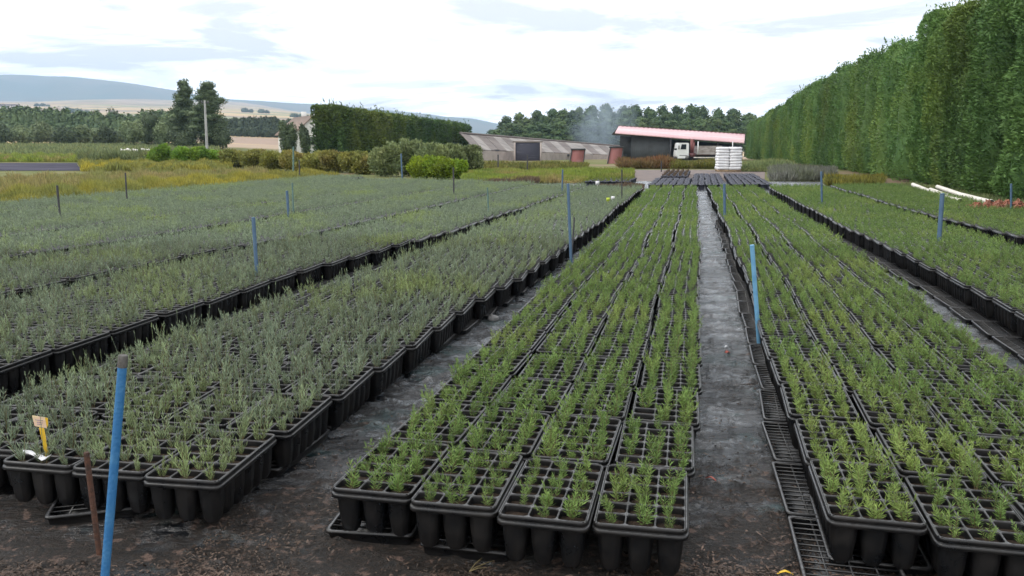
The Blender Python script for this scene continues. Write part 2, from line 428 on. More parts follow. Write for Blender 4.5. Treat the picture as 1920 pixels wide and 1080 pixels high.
def far_tray_geo(plants=True):
    g = Geo()
    for cx_, cy_ in CELLS:
        ox, oy = CW / 2, CL / 2
        def q(ix, z): return [(cx_ + sx * (ox - ix), cy_ + sy * (oy - ix), z) for sx, sy in ((1, 1), (-1, 1), (-1, -1), (1, -1))]
        g.rings([q(0, 0), q(0.0055, 0.001), q(0.010, -0.026)], 0)
        g.add(q(0.010, -0.024), [(0, 1, 2, 3)], 1)
    a, b = W / 2 - 0.007, L / 2 - 0.007
    def R(d, z, r=0.015): return rrect(a + d, b + d, r, z, 3)
    g.rings([R(0.0, 0.0, 0.001), R(0.007, 0.001), R(0.009, -0.014), R(0.0115, -0.018), R(0.0115, -0.032), R(0.002, -0.034)][::-1])
    def sk(z, t):
        pts = []
        for j in range(NX * 4): pts.append((-a + 2 * a * j / (NX * 4), -b, z, j))
        for j in range(NY * 4): pts.append((a, -b + 2 * b * j / (NY * 4), z, j))
        for j in range(NX * 4): pts.append((a - 2 * a * j / (NX * 4), b, z, j))
        for j in range(NY * 4): pts.append((-a, b - 2 * b * j / (NY * 4), z, j))
        return [(x * (1 - t - (0.10 + t) * (k % 4 == 0)), y * (1 - t * 0.6 - (0.07 + t * 0.6) * (k % 4 == 0)), zz) for x, y, zz, k in pts]
    g.rings([sk(-0.21, 0.07), sk(-0.03, 0.0)])
    return g

def plant_geo(seed, kind, lod):
    rs = np.random.RandomState(seed); V = []; F = []; g = Geo()
    if kind == 'ros':
        ns = rs.randint(3, 6); Ls = (0.040, 0.105); lean = 0.48; nl = (0.017, 0.028); out_ = 0.9
    else:
        ns = rs.randint(5, 8); Ls = (0.05, 0.128); lean = 0.36; nl = (0.020, 0.032); out_ = 0.5
    per = {0: 34, 1: 12}[lod] if kind == 'ros' else {0: 20, 1: 7}[lod]
    if lod == 1: ns = max(3, ns - 2)
    wd = {0: 0.0034, 1: 0.0080}[lod] * (1 if kind == 'ros' else 1.0)
    k = 0
    for s_ in range(ns):
        t = rs.rand() * 6.28; le = lean * rs.rand() ** 0.7; d = np.array([math.sin(le) * math.cos(t), math.sin(le) * math.sin(t), math.cos(le)])
        ln = Ls[0] + (Ls[1] - Ls[0]) * rs.rand() ** (1.0 if kind == 'ros' else 1.3); base = np.array([math.cos(t), math.sin(t), 0]) * 0.006
        if lod == 0: g.tube([Vector(base), Vector(base + d * ln)], [0.0014, 0.0007], 3, 1, False)
        bend = rs.randn(3) * 0.012; bend[2] = 0
        for i in range(per):
            f = 0.08 + 0.92 * (i + rs.rand()) / per
            p = base + d * ln * f + bend * f * f
            th = i * 2.4 + rs.rand() * 0.8
            side = np.array([math.cos(th), math.sin(th), 0])
            up = out_ * (0.75 + 0.5 * rs.rand())
            if f > 0.9: up *= 0.35
            dirn = side * math.sin(up) + d * math.cos(up)
            le_ = (nl[0] + (nl[1] - nl[0]) * rs.rand()) * (1.25 if lod else 1.0)
            wv = np.cross(dirn, rs.randn(3)); wv /= np.linalg.norm(wv) + 1e-9
            tip = p + dirn * le_ ; m = p + dirn * le_ * 0.5
            V += [p - wv * wd * 0.25, m - wv * wd * 0.55, tip, m + wv * wd * 0.55]
            F.append((4 * k, 4 * k + 1, 4 * k + 2, 4 * k + 3)); k += 1
    if kind == 'lav' and rs.rand() < 0.3:           # a bare flower stalk standing above the leaves
        t = rs.rand() * 6.28; h = 0.15 + 0.07 * rs.rand(); q = (0.02 * math.cos(t), 0.02 * math.sin(t), h)
        g.tube([(0, 0, 0), q], [0.0013, 0.0010], 3, 0, False)
        g.tube([Vector(q) - Vector((0, 0, 0.01)), Vector(q) + Vector((0, 0, 0.012))], [0.003, 0.0015], 4, 0, False)
    g.add(np.array(V), F, 0)
    return g
NV = 12
rows_ = {}
for kind, mt in (('ros', M_ROS), ('lav', M_LAV)):
    rows_[kind] = [plant_geo(100 + i + (50 if kind == 'lav' else 0), kind, 0).mesh('seedling', [mt, M_STEM]) for i in range(NV)]
far_pl = {k: [plant_geo(300 + i + (50 if k == 'lav' else 0), k, 1) for i in range(6)] for k in ('ros', 'lav')}
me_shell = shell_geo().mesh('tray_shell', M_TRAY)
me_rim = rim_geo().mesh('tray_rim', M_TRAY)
me_soil = [soil_geo(i).mesh('soil', M_SOIL) for i in range(4)]

ORD = "first second third fourth fifth sixth seventh eighth ninth tenth eleventh twelfth thirteenth fourteenth fifteenth sixteenth seventeenth eighteenth nineteenth".split()
TENS = {20: 'twentieth', 30: 'thirtieth', 40: 'fortieth', 50: 'fiftieth', 60: 'sixtieth'}
TEN = {2: 'twenty', 3: 'thirty', 4: 'forty', 5: 'fifty', 6: 'sixty'}
def ordn(i):
    if i < 20: return ORD[i - 1]
    return TENS[i] if i % 10 == 0 else TEN[i // 10] + '-' + ORD[i % 10 - 1]

def ip(y, pts): return float(np.interp(y, [p[0] for p in pts], [p[1] for p in pts]))
BEDS = [
    dict(n='m', sp='ros', cols=4, l=[(2.6, -1.34), (5, -1.37), (10, -1.36), (25, -1.52)], r=[(2.6, 0.02), (6, 0.06), (11, 0.03), (25, -0.08)],
         st=[2.86, 2.72, 2.62, 2.57], e=25.0, rot=0.0, where='middle bed', jit=1.2),
    dict(n='r', sp='ros', cols=4, l=[(2.6, 0.45), (6, 0.47), (11, 0.43), (25, 0.21)], r=[(2.6, 1.84), (9, 1.90), (12, 1.91), (25, 1.72)],
         st=[2.60, 2.46, 2.36, 2.3], e=25.2, rot=0.0, where='bed right of wet path', jit=1.2),
    dict(n='a', sp='lav', cols=5, l=[(2.9, -3.50), (5, -3.48), (8, -3.33), (13, -3.28), (25, -3.34)], r=[(2.9, -1.79), (4.5, -1.83), (6, -1.82), (8, -1.69), (13, -1.64), (25, -1.70)],
         st=[3.33, 3.28, 3.12, 3.05, 2.96], e=24.6, rot=4.6, where='bed left of middle bed', jit=1.2),
    dict(n='b', sp='lav', cols=5, l=[(4, -5.60), (8, -5.68), (12, -5.33), (26, -5.10)], r=[(4, -3.93), (6, -4.02), (8, -4.05), (12.4, -3.68), (25, -3.47)],
         st=[3.4] * 5, e=25.6, rot=3.4, where='second bed left of middle bed', jit=1.5),
    dict(n='c', sp='lav', cols=5, l=[(6, -7.65), (12, -7.35), (27, -7.12)], r=[(6, -6.0), (8, -6.0), (12, -5.68), (27, -5.42)],
         st=[4.5] * 5, e=27.5, rot=3.0, where='third bed to the left', jit=1.5),
    dict(n='d', sp='lav', cols=5, l=[(8, -9.62), (13, -9.42), (28, -9.1)], r=[(8, -7.98), (13, -7.74), (28, -7.38)], st=[6.5] * 5, e=29, rot=3.0, where='fourth bed to the left', jit=1.5),
    dict(n='e', sp='lav', cols=5, l=[(8, -11.5), (28, -11.1)], r=[(8, -9.85), (28, -9.4)], st=[8] * 5, e=30, rot=2.5, where='fifth bed to the left', jit=1.5),
    dict(n='f', sp='lav', cols=5, l=[(8, -13.25), (28, -12.9)], r=[(8, -11.6), (28, -11.2)], st=[9] * 5, e=30, rot=2.5, where='sixth bed to the left', jit=1.5),
    dict(n='g', sp='lav', cols=5, l=[(8, -15.2), (28, -15.0)], r=[(8, -13.55), (28, -13.35)], st=[10] * 5, e=33, rot=2.5, where='seventh bed to the left', jit=1.5),
    dict(n='s', sp='ros', cols=5, l=[(5, 2.42), (8, 2.48), (12, 2.30), (25, 2.06)], r=[(5, 4.1), (12, 3.95), (25, 3.75)], st=[4.0] * 5, e=25.5, rot=-2.5, where='second bed right of wet path', jit=1.5),
    dict(n='t', sp='ros', cols=6, l=[(8, 4.55), (11, 4.5), (16, 4.15), (26, 4.08)], r=[(8, 6.55), (16, 6.3), (26, 6.15)], st=[7.0] * 6, e=26, rot=-2.0, where='third bed to the right', jit=1.5),
]
rng = random.Random(7)
TR = []
for b in BEDS:
    wig = rng.random() * 6
    for c in range(b['cols']):
        y = b['st'][c]; i = 0
        step = 0.548 * math.cos(math.atan(K))
        while y + 0.5 < b['e']:
            i += 1; ym = y + step / 2
            lo, ro = ip(ym, b['l']), ip(ym, b['r'])
            off = lo + (ro - lo) * (c + 0.5) / b['cols'] + 0.02 * math.sin(ym * 1.3 + wig)
            yy = ym + (off - (lo + ro) / 2) * (-K) * 0.0
            x = off + K * yy + rng.uniform(-1, 1) * min(.012, .003 + .0009 * yy)
            rz = BED_ROT + math.radians(b['rot'] + rng.uniform(-1, 1) * b['jit'])
            z = T_TOP + rng.uniform(-.008, .006)
            TR.append(dict(b=b, c=c, i=i, x=x, y=yy, z=z, rz=rz, rx=rng.uniform(-.012, .012), ry=rng.uniform(-.015, .015)))
            y += step + rng.choice((0, 0.002, 0.006, 0.012, 0.02))
def vis(t, m=0):
    for dx, dy in ((0, 0), (-.25, -.25), (.25, -.25), (-.25, .25), (.25, .25)):
        q = proj(t['x'] + dx, t['y'] + dy, T_TOP)
        if q and -m <= q[0] <= 1920 + m and q[1] < 1080 + m: return True
    return False
TR = [t for t in TR if vis(t, 260)]
inv = sorted([t for t in TR if vis(t, 0)], key=lambda t: math.hypot(t['x'], t['y']))
near = inv[:300]; nid = {id(t) for t in near}
far = [t for t in TR if id(t) not in nid]
COLN = {4: ['leftmost', 'second', 'third', 'rightmost'], 5: ['leftmost', 'second', 'middle', 'fourth', 'rightmost'], 6: ['leftmost', 'second', 'third', 'fourth', 'fifth', 'rightmost']}
def copy_into(src, parent):
    c = src.copy(); COL.objects.link(c); c.parent = parent; return c
def grow(kind, rr):
    """size of a seedling; the bed is uneven, in patches"""
    p = 0.5 + 0.5 * math.sin(t['x'] * 2.1 + t['y'] * 1.3) * math.sin(t['y'] * 0.9 - t['x'] * 1.7)
    return rr.uniform(0.55, 1.15) + 0.22 * p
protos = None
near.sort(key=lambda t: (t['b']['n'], t['c'], t['y']))
vis_cnt = {}
for t in near:
    b = t['b']; key = (b['n'], t['c']); vis_cnt[key] = vis_cnt.get(key, 0) + 1
    sp = 'green rosemary' if b['sp'] == 'ros' else 'grey lavender'
    lab = f"{sp} tray, {ordn(vis_cnt[key])} from near end, {COLN[b['cols']][t['c']]} column, {b['where']}"
    if protos is None:
        r = empty('plug_tray'); sh = link_mesh('shell', me_shell, r); ri = link_mesh('rim', me_rim, r); so_ = link_mesh('soil', me_soil[0], r)
        se = link_mesh('seedling', rows_['ros'][0], r); protos = (r, sh, ri, so_, se); first = True
    else: first = False
    if first: root, soil = r, so_
    else:
        root = protos[0].copy(); COL.objects.link(root)
        copy_into(protos[1], root); copy_into(protos[2], root); soil = copy_into(protos[3], root); soil.data = me_soil[rng.randrange(4)]
    root.location = (t['x'], t['y'], t['z']); root.rotation_euler = (t['rx'], t['ry'], t['rz'])
    tag(root, lab, 'plug tray', 'plug trays of seedlings standing in beds')
    for q, (cx_, cy_) in enumerate(CELLS):
        if rng.random() < (0.05 if b['sp'] == 'ros' else 0.06) and not first: continue
        s_ = protos[4] if (first and q == 0) else copy_into(protos[4], root)
        s_.data = rows_[b['sp']][rng.randrange(NV)]
        s_.location = (cx_ + rng.uniform(-.010, .010), cy_ + rng.uniform(-.010, .010), -0.020)
        s_.rotation_euler = (rng.uniform(-.22, .22), rng.uniform(-.22, .22), rng.uniform(0, 6.28))
        k = grow(b['sp'], rng); s_.scale = (k, k, k * rng.uniform(.9, 1.15))
# all the trays beyond the three hundred nearest
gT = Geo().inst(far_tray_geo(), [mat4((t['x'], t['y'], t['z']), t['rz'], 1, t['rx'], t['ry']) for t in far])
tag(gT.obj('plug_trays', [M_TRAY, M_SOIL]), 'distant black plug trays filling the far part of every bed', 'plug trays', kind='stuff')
for kind, nm, lab in (('ros', 'rosemary_seedlings', 'distant green rosemary seedlings covering the far trays of the right beds'), ('lav', 'lavender_seedlings', 'distant grey-green lavender seedlings covering the far trays of the left beds')):
    lists = [[] for _ in range(6)]
    for t in far:
        if t['b']['sp'] != kind: continue
        ca, sa = math.cos(t['rz']), math.sin(t['rz'])
        for cx_, cy_ in CELLS:
            if rng.random() < (0.05 if kind == 'ros' else .07): continue
            k = rng.uniform(.72, 1.25)
            lists[rng.randrange(6)].append(mat4((t['x'] + cx_ * ca - cy_ * sa + rng.uniform(-.01, .01), t['y'] + cx_ * sa + cy_ * ca + rng.uniform(-.01, .01), t['z'] - 0.02), rng.uniform(0, 6.28), k))
    g = Geo()
    for q in range(6): g.inst(far_pl[kind][q], lists[q])
    tag(g.obj(nm, [M_ROS if kind == 'ros' else M_LAV, M_STEM]), lab, 'seedlings', kind='stuff')

# flat support trays that the rows stand on, seen where they stick out
def support_geo():
    g = Geo(); a, b = 0.17, 0.275
    for k in range(13):
        y = -b + 0.012 + k * (2 * b - 0.024) / 12; g.box((0, y, 0.040), (2 * a - 0.02, 0.005, 0.006))
    for x in (-a / 2, 0, a / 2): g.box((x, 0, 0.0385), (0.007, 2 * b - 0.02, 0.005))
    def R(d, z): return rrect(a + d, b + d, 0.02, z, 3)
    g.rings([R(-0.012, 0.002), R(-0.012, 0.042), R(-0.008, 0.046), R(0.002, 0.046), R(0.004, 0.036), R(-0.004, 0.034), R(-0.008, 0.0)][::-1])
    g.box((0, 0, 0.006), (2 * a - 0.03, 2 * b - 0.03, 0.004))
    return g
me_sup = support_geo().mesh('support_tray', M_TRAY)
scount = {}
def support(x, y, rz, lab, grp, z=0.006, rx=0.0):
    o = link_mesh('support_tray', me_sup); o.location = (x, y, z); o.rotation_euler = (rx, 0, rz)
    return tag(o, lab, 'support tray', grp)
for bn, side, dx, ymax, col, where in (('r', 0, -0.062, 16, 0, 'left edge of bed right of path'), ('b', 4, 0.10, 14, 4, 'right edge of second left bed'),
                                    ('s', 0, -0.15, 16, 0, 'left edge of second right bed'), ('a', 4, -0.06, 12, 4, 'right edge of first left bed')):
    b = [q for q in BEDS if q['n'] == bn][0]
    y = b['st'][col] + (0.14 if bn != 'a' else .85); i = 0
    while y < ymax:
        lo, ro = ip(y, b['l']), ip(y, b['r']); off = lo + (ro - lo) * (col + 0.5) / b['cols']
        x = off + K * y + dx + rng.uniform(-.012, .018)
        t = dict(x=x, y=y)
        if vis(t, 0):
            i += 1
            support(x, y, BED_ROT + math.radians(b['rot'] * 0.6 + rng.uniform(-1, 1) * 2.6), f"flat black support tray, {where}, {ordn(i)} from near end", 'support trays under the beds')
        y += 0.565
for q, (u, v, rz, lab) in enumerate([(722, 958, 0.10, 'flat black support tray under the near left corner of the middle bed'), (905, 985, 0.0, 'flat black support tray under the second front tray of the middle bed'),
                                     (180, 925, 0.5, 'flat black support tray behind the rusty rod under the left bed'), (1640, 1010, 0.0, 'flat black support tray under the front left tray of the right bed'),
                                     (1850, 1040, 0.0, 'flat black support tray under the front of the right bed at the frame edge')]):
    p = on(u, v, 0.05); support(p.x, p.y + 0.08, BED_ROT + rz, lab, 'support trays under the beds')

# ------------------------------------------------------------------ stakes, posts, labels
M_BLUE = simple('blue painted pipe', (0.025, 0.13, 0.30), (0.06, 0.19, 0.35), 22, 0.5, 0.3, 90, p=(.45, .75))
M_LBLUE = simple('pale blue painted pipe', (0.13, 0.30, 0.46), (0.09, 0.24, 0.40), 14, 0.5)
M_DBLUE = simple('weathered blue grey pipe', (0.075, 0.13, 0.20), (0.05, 0.10, 0.17), 12, 0.6)
M_TEAL = simple('green grey rod', (0.11, 0.19, 0.17), None, 12, 0.6)
M_RUST = simple('rusty iron', (0.095, 0.042, 0.026), (0.045, 0.026, 0.02), 45, 0.85, 0.6, 160)
M_GREYP = simple('grey plastic', (0.20, 0.20, 0.20), None, 20, 0.6)
M_CAP = simple('grimy cap', (0.09, 0.085, 0.08), (0.05, 0.045, 0.04), 60, 0.7)
M_DARK = simple('dark steel', (0.05, 0.05, 0.055), None, 20, 0.6)
def post(u0, v0, u1, v1, dia, mat, name, lab, cat, D=None, zb=0.3, cap=None):
    """top (u0,v0), lowest seen point (u1,v1); dia in photo pixels at that distance"""
    if D is None: B = on(u1, v1, zb); D = B.y
    else: B = P(u1, v1, D)
    Tp = P(u0, v0, D)
    r = dia / FPX * D / 2
    d = (B - Tp); g0 = gz(B.x, B.y)
    if abs(d.z) > 1e-6: F = Tp + d * ((g0 - 0.03 - Tp.z) / d.z)
    base = Vector((F.x, F.y, g0))
    root = empty(name, base, 0, lab, cat)
    h = 0.035 if cap else 0.0
    dirn = (F - Tp).normalized()
    g = Geo().tube([F - base, Tp + dirn * h - base], r, 14)
    g.obj('pipe' if 'post' in name else 'rod', mat, root, smooth=False)
    g2 = Geo().tube([Tp + dirn * (h + 0.002) - base, Tp - base, Tp - dirn * 0.004 - base], [r * 1.08, r * 1.08, r * 0.9], 14)
    g2.obj('cap', cap or mat, root)
    return root
post(231, 668, 197, 1079, 17, M_BLUE, 'marker_post', 'thick bright blue post with dark cap standing in the foreground mud', 'post', D=2.62, cap=M_CAP)
post(162, 850, 187, 1045, 11, M_RUST, 'iron_rod', 'short rusty iron rod leaning beside the thick blue post', 'rod', zb=0.0)
post(475, 408, 481, 503, 7, M_DBLUE, 'marker_post', 'dull blue post standing in the second bed left of the middle bed', 'post')
post(538, 358, 541, 403, 5, M_DBLUE, 'marker_post', 'small dull blue post standing among the lavender, shorter of a close pair', 'post')
post(548, 343, 550, 392, 3, M_TEAL, 'marker_post', 'thin green-grey post just behind a shorter blue post in the lavender', 'post')
post(561, 300, 562, 345, 2.5, M_DARK, 'garden_rod', 'thin dark rod standing before the end of the clipped low hedge', 'rod', D=34)
post(550, 275, 550, 312, 3, M_TEAL, 'garden_rod', 'thin pale rod in front of the olive shrub row', 'rod', D=42)
post(1065, 345, 1070, 470, 5.5, M_DBLUE, 'marker_post', 'tall slim blue-grey post at the path edge of the left bed', 'post')
post(1077, 408, 1074, 452, 3, M_DARK, 'garden_rod', 'short thin dark rod beside the tall slim post', 'rod')
post(1410, 460, 1424, 655, 8.5, M_LBLUE, 'marker_post', 'pale blue post leaning at the left edge of the bed right of the path', 'post', zb=0.0)
post(1358, 345, 1359, 402, 5, M_DBLUE, 'marker_post', 'blue post near the far end of the bed right of the path', 'post')
post(1540, 322, 1541, 378, 4, M_DBLUE, 'marker_post', 'slim blue-grey post near the far end of the second right bed', 'post')
post(1767, 363, 1761, 445, 8, M_DBLUE, 'marker_post', 'stout blue post between the second and third right beds', 'post')
post(1055, 318, 1054, 358, 3, M_DBLUE, 'garden_rod', 'faint blue rod near the far end of the left beds', 'rod')
post(1166, 318, 1166, 372, 2.5, M_DARK, 'garden_rod', 'very thin dark rod by the yellow plant tags', 'rod')
post(850, 314, 851, 362, 3, M_DARK, 'garden_rod', 'thin grey rod in front of the yellow-green bush', 'rod')
post(914, 352, 916, 398, 3, M_TEAL, 'garden_rod', 'thin greenish rod in the lavender, right of the yellow-green bush', 'rod')
post(107, 348, 112, 402, 4, M_DARK, 'garden_rod', 'dark rod at the grass edge, leftmost of two', 'rod')
post(235, 324, 238, 375, 3, M_DARK, 'garden_rod', 'dark rod at the grass edge, right of its neighbour', 'rod')
post(1654, 308, 1655, 334, 3, M_DARK, 'garden_rod', 'dark rod at the foot of the tall conifer windbreak', 'rod', D=38)
post(1824, 329, 1828, 356, 4, M_GREYP, 'garden_rod', 'short grey rod behind the white pipes', 'rod', D=24)
post(1896, 345, 1896, 398, 4, M_DBLUE, 'garden_rod', 'thin blue-grey rod in front of the orange net', 'rod', D=16)
post(752, 288, 754, 330, 3, M_DBLUE, 'garden_rod', 'thin blue rod in front of the grey-green willow shrub', 'rod', D=35)
for i, (u, v0, v1) in enumerate([(934, 290, 318), (989, 290, 318), (1240, 302, 322)]):
    post(u, v0, u, v1, 2.5, M_DARK, 'garden_rod', f'distant thin dark rod before the striped barn, {["leftmost", "middle", "rightmost"][i]} of three', 'rod', D=46)

# plant label, paper strip and the two small tags
M_YEL = simple('yellow plastic', (0.62, 0.40, 0.03), (0.55, 0.33, 0.02), 20, 0.5)
M_CREAM = simple('cream label', (0.62, 0.50, 0.28), (0.60, 0.38, 0.33), 30, 0.6)
M_WHITE = simple('white plastic', (0.70, 0.70, 0.72), (0.60, 0.60, 0.62), 10, 0.5)
M_INK = simple('blue ink', (0.18, 0.15, 0.30), None, 20, 0.6)
pb = on(88, 862, T_TOP - 0.01); D = pb.y
root = empty('plant_label', pb, 0, 'yellow stake with a small printed cream label in the front left tray', 'plant label')
def L_(u, v, dd=0.0): q = P(u, v, D + dd) - pb; return (q.x, q.y, q.z)
g = Geo(); a = [L_(73, 802), L_(82, 803), L_(92, 858), L_(86, 860)]; b_ = [(x, y + 0.003, z) for x, y, z in a]
g.rings([a, b_], 0, True, True); g.obj('stake', M_YEL, root)
def plate(c, th, mat, name, par):
    a = c; b2 = [(x, y + th, z) for x, y, z in c]
    return Geo().rings([a, b2], 0, True, True).obj(name, mat, par)
pl_ = plate([L_(60, 779), L_(84, 783), L_(88, 803), L_(65, 799)], 0.002, M_CREAM, 'sign_plate', root)
plate([L_(84, 783, .001), L_(89, 784, .001), L_(90, 797, .001), L_(87.5, 803, .001)], 0.002, M_YEL, 'yellow_edge', root)
g = Geo()
for i, (u, v, n_) in enumerate([(66, 786.5, 5), (69, 791.0, 4), (70, 794.5, 3)]):
    for k in range(n_):
        q = [L_(u + k * 3.0, v + k * 0.4 + (k % 2) * .6, -.0015), L_(u + k * 3.0 + 2.1, v + 0.3 + k * 0.4, -.0015), L_(u + k * 3.0 + 2.1, v + 1.3 + k * 0.4, -.0015), L_(u + k * 3.0, v + 1.4 + k * 0.4, -.0015)]
        g.rings([q, [(x, y + 0.0008, z) for x, y, z in q]], 0, True, True)
g.obj('handwriting', M_INK, root)
g = Geo(); pts = [(40, 848), (55, 849), (70, 855), (82, 862), (90, 858)]
rr0 = []; 
for i, (u, v) in enumerate(pts):
    c = on(u, v, T_TOP + 0.012); h = [0.012, 0.011, 0.010, 0.014, 0.022][i]
    rr0.append([(c.x, c.y - h, c.z), (c.x + .002, c.y + h, c.z + 0.004), (c.x + .002, c.y + h, c.z + 0.0065), (c.x, c.y - h, c.z + 0.0025)])
tag(g.rings(rr0, 0, True, True).obj('label_strip', M_WHITE), 'curled blank white label strip lying on the front left tray', 'label strip')
M_LIME = simple('lime plastic', (0.42, 0.52, 0.05), None, 10, 0.5)
for nm, u, v, hh, mt, lab in (('plant_tag', 1140, 374, 7, M_LIME, 'small lime plant tag near the far end of the left bed'), ('plant_tag', 1149, 371, 6, M_WHITE, 'small white plant tag beside the lime tag'),
                              ('plant_tag', 1120, 343, 7, M_WHITE, 'white card tag at the far corner of the second left bed')):
    q = on(u, v + 9, 0.25); root = empty(nm, q, 0, lab, 'plant tag'); s = q.y / FPX
    Geo().box((0, 0, 9 * s), (7 * s, 0.006, hh * s)).obj('card', mt, root)
    Geo().box((0, 0, 2 * s), (1.2 * s, 0.005, 10 * s)).obj('stick', mt, root)

# ------------------------------------------------------------------ vegetation builders
def leaf_quads(C, A, S, Ln, Wd):
    """diamond leaves: centres C, length axes A, side axes S"""
    n = len(C); Ln = np.broadcast_to(Ln, n)[:, None]; Wd = np.broadcast_to(Wd, n)[:, None]
    V = np.stack([C - A * Ln * .5, C + S * Wd * .5, C + A * Ln * .5, C - S * Wd * .5], 1).reshape(-1, 3)
    F = np.arange(n * 4).reshape(n, 4)
    return V, F
def unit(v): return v / (np.linalg.norm(v, axis=1, keepdims=True) + 1e-9)
def blob_cloud(rs, blobs, n, ln, wd=None, mode='face', shell=0.35, up=0.0, flat=0.0):
    blobs = np.array(blobs, dtype=float)                     # x y z rx ry rz
    wts = (blobs[:, 3] * blobs[:, 5]); wts /= wts.sum()
    idx = rs.choice(len(blobs), n, p=wts); B = blobs[idx]
    d = unit(rs.randn(n, 3)); d[:, 2] += up; d = unit(d)
    r = 1 - shell * rs.rand(n) ** 1.5 + 0.06 * rs.randn(n)
    C = B[:, :3] + d * B[:, 3:6] * r[:, None]
    if mode == 'face':
        nn = unit(d + rs.randn(n, 3) * 0.55); A = unit(np.cross(nn, rs.randn(n, 3))); S = np.cross(nn, A)
    else:
        A = unit(d + rs.randn(n, 3) * 0.45 + np.array([0, 0, 0.45])); S = unit(np.cross(A, rs.randn(n, 3)))
    l = ln * (0.6 + 0.8 * rs.rand(n)); wd = wd or ln * 0.6
    return leaf_quads(C, A, S, l, wd * (0.7 + 0.6 * rs.rand(n)))
def core_blob(g, b, mi=0, f=0.60, seg=8):
    x, y, z, rx, ry, rz = b
    rings = []
    for i in range(1, 6):
        t = PI * i / 6 
        rings.append([(x + rx * f * math.sin(t) * math.cos(a) * (1 + .12 * math.sin(3 * a + i)), y + ry * f * math.sin(t) * math.sin(a), z - rz * f * math.cos(t)) for a in np.linspace(0, 2 * PI, seg, endpoint=False)])
    g.rings(rings, mi, True, True)

M_BARK = simple('bark', (0.10, 0.08, 0.06), (0.06, 0.05, 0.04), 6, 0.9, 0.5, 20)
# --- tall conifer windbreak on the right
M_CON = foliage('conifer leaf', (0.075, 0.150, 0.045), (0.115, 0.200, 0.052), (0.155, 0.215, 0.045), 0.55, 0.25, 0.2, dead=((0.10, 0.06, 0.035), 0.5, 0.74), world=True)
def conifer_crown(seed, n):
    rs = np.random.RandomState(seed); Hh = 6.2; g = Geo()
    ph = rs.rand(8) * 6.28
    def Rf(th, h):
        prof = np.clip(1.0 - 0.10 * (h / Hh) - 0.45 * np.clip((h - 5.3) / 0.9, 0, 1) ** 2, 0.1, 1) * (1 - .25 * np.clip((0.5 - h) / 0.5, 0, 1))
        return 1.17 * prof * (1 + 0.15 * np.sin(3 * th + ph[0] + h * 0.5) + 0.08 * np.sin(5 * th + ph[1] - h * 1.9) + 0.07 * np.sin(h * 3.1 + ph[2] + 2 * th) + 0.05 * np.sin(11 * th + h * 5 + ph[3]))
    th = rs.rand(n) * 6.28; h = 0.05 + (Hh - 0.05) * rs.rand(n) ** 0.93
    r = Rf(th, h) * (1 - 0.20 * rs.rand(n) ** 1.6)
    top = rs.rand(n) < 0.13
    r = np.where(top, Rf(th, np.full(n, Hh - 0.3)) * np.sqrt(rs.rand(n)), r)
    h = np.where(top, Hh - 0.45 + 0.3 * rs.rand(n) + 0.35 * (rs.rand(n) < .06) , h)
    C = np.stack([r * np.cos(th), r * np.sin(th), h], 1)
    o = np.stack([np.cos(th), np.sin(th), np.where(top, 1.6, 0.35)], 1)
    A = unit(unit(o) + rs.randn(n, 3) * 0.55); S = unit(np.cross(A, rs.randn(n, 3) + 0.01))
    V, F = leaf_quads(C, A, S, 0.09 + 0.11 * rs.rand(n), 0.035 + 0.03 * rs.rand(n))
    g.add(V, F)
    # a few stray shoots above the cut line
    for k in range(3):
        t = rs.rand() * 6.28; q = rs.rand() * 0.9; b = np.array([q * math.cos(t), q * math.sin(t), Hh - 0.35]); m = 40
        f = rs.rand(m); dd = unit(np.array([[rs.randn() * .4, rs.randn() * .4, 1.0]])); ll = 0.35 + 0.5 * rs.rand()
        C2 = b + dd * f[:, None] * ll; A2 = unit(dd + rs.randn(m, 3) * 0.6)
        V, F = leaf_quads(C2, A2, unit(np.cross(A2, rs.randn(m, 3))), 0.16, 0.05); g.add(V, F)
    rings = [[(float(Rf(a, hh)) * 0.80 * math.cos(a), float(Rf(a, hh)) * 0.80 * math.sin(a), hh) for a in np.linspace(0, 2 * PI, 16, endpoint=False)] for hh in np.linspace(0.15, Hh - 0.35, 9)]
    g.rings(rings, 0, True, True)
    return g.mesh('crown', M_CON)
con_hi = [conifer_crown(40 + i, 26000) for i in range(3)]
con_lo = [conifer_crown(60 + i, 9000) for i in range(3)]
me_ctrunk = Geo().tube([(0, 0, -0.1), (0, 0, 3), (0, 0, 5.5)], [0.16, 0.11, 0.04], 8).mesh('trunk', M_BARK)
y = 7.0; i = 0
while y < 150:
    i += 1
    x = K * y + 9.15 + rng.uniform(-.18, .18)
    root = empty('windbreak_conifer', (x, y, gz(x, y)), rng.uniform(0, 6.28), f'tall dark green clipped conifer in the right windbreak, {ordn(i)} from the near end', 'conifer', 'conifers of the tall windbreak')
    tk = link_mesh('trunk', me_ctrunk, root); cr_ = link_mesh('crown', (con_hi if y < 32 else con_lo)[rng.randrange(3)], root)
    k = rng.uniform(.94, 1.07); root.scale = (k, k, rng.uniform(.88, 1.05))
    y += (2.05 if y < 60 else 2.6) * rng.uniform(.92, 1.08)

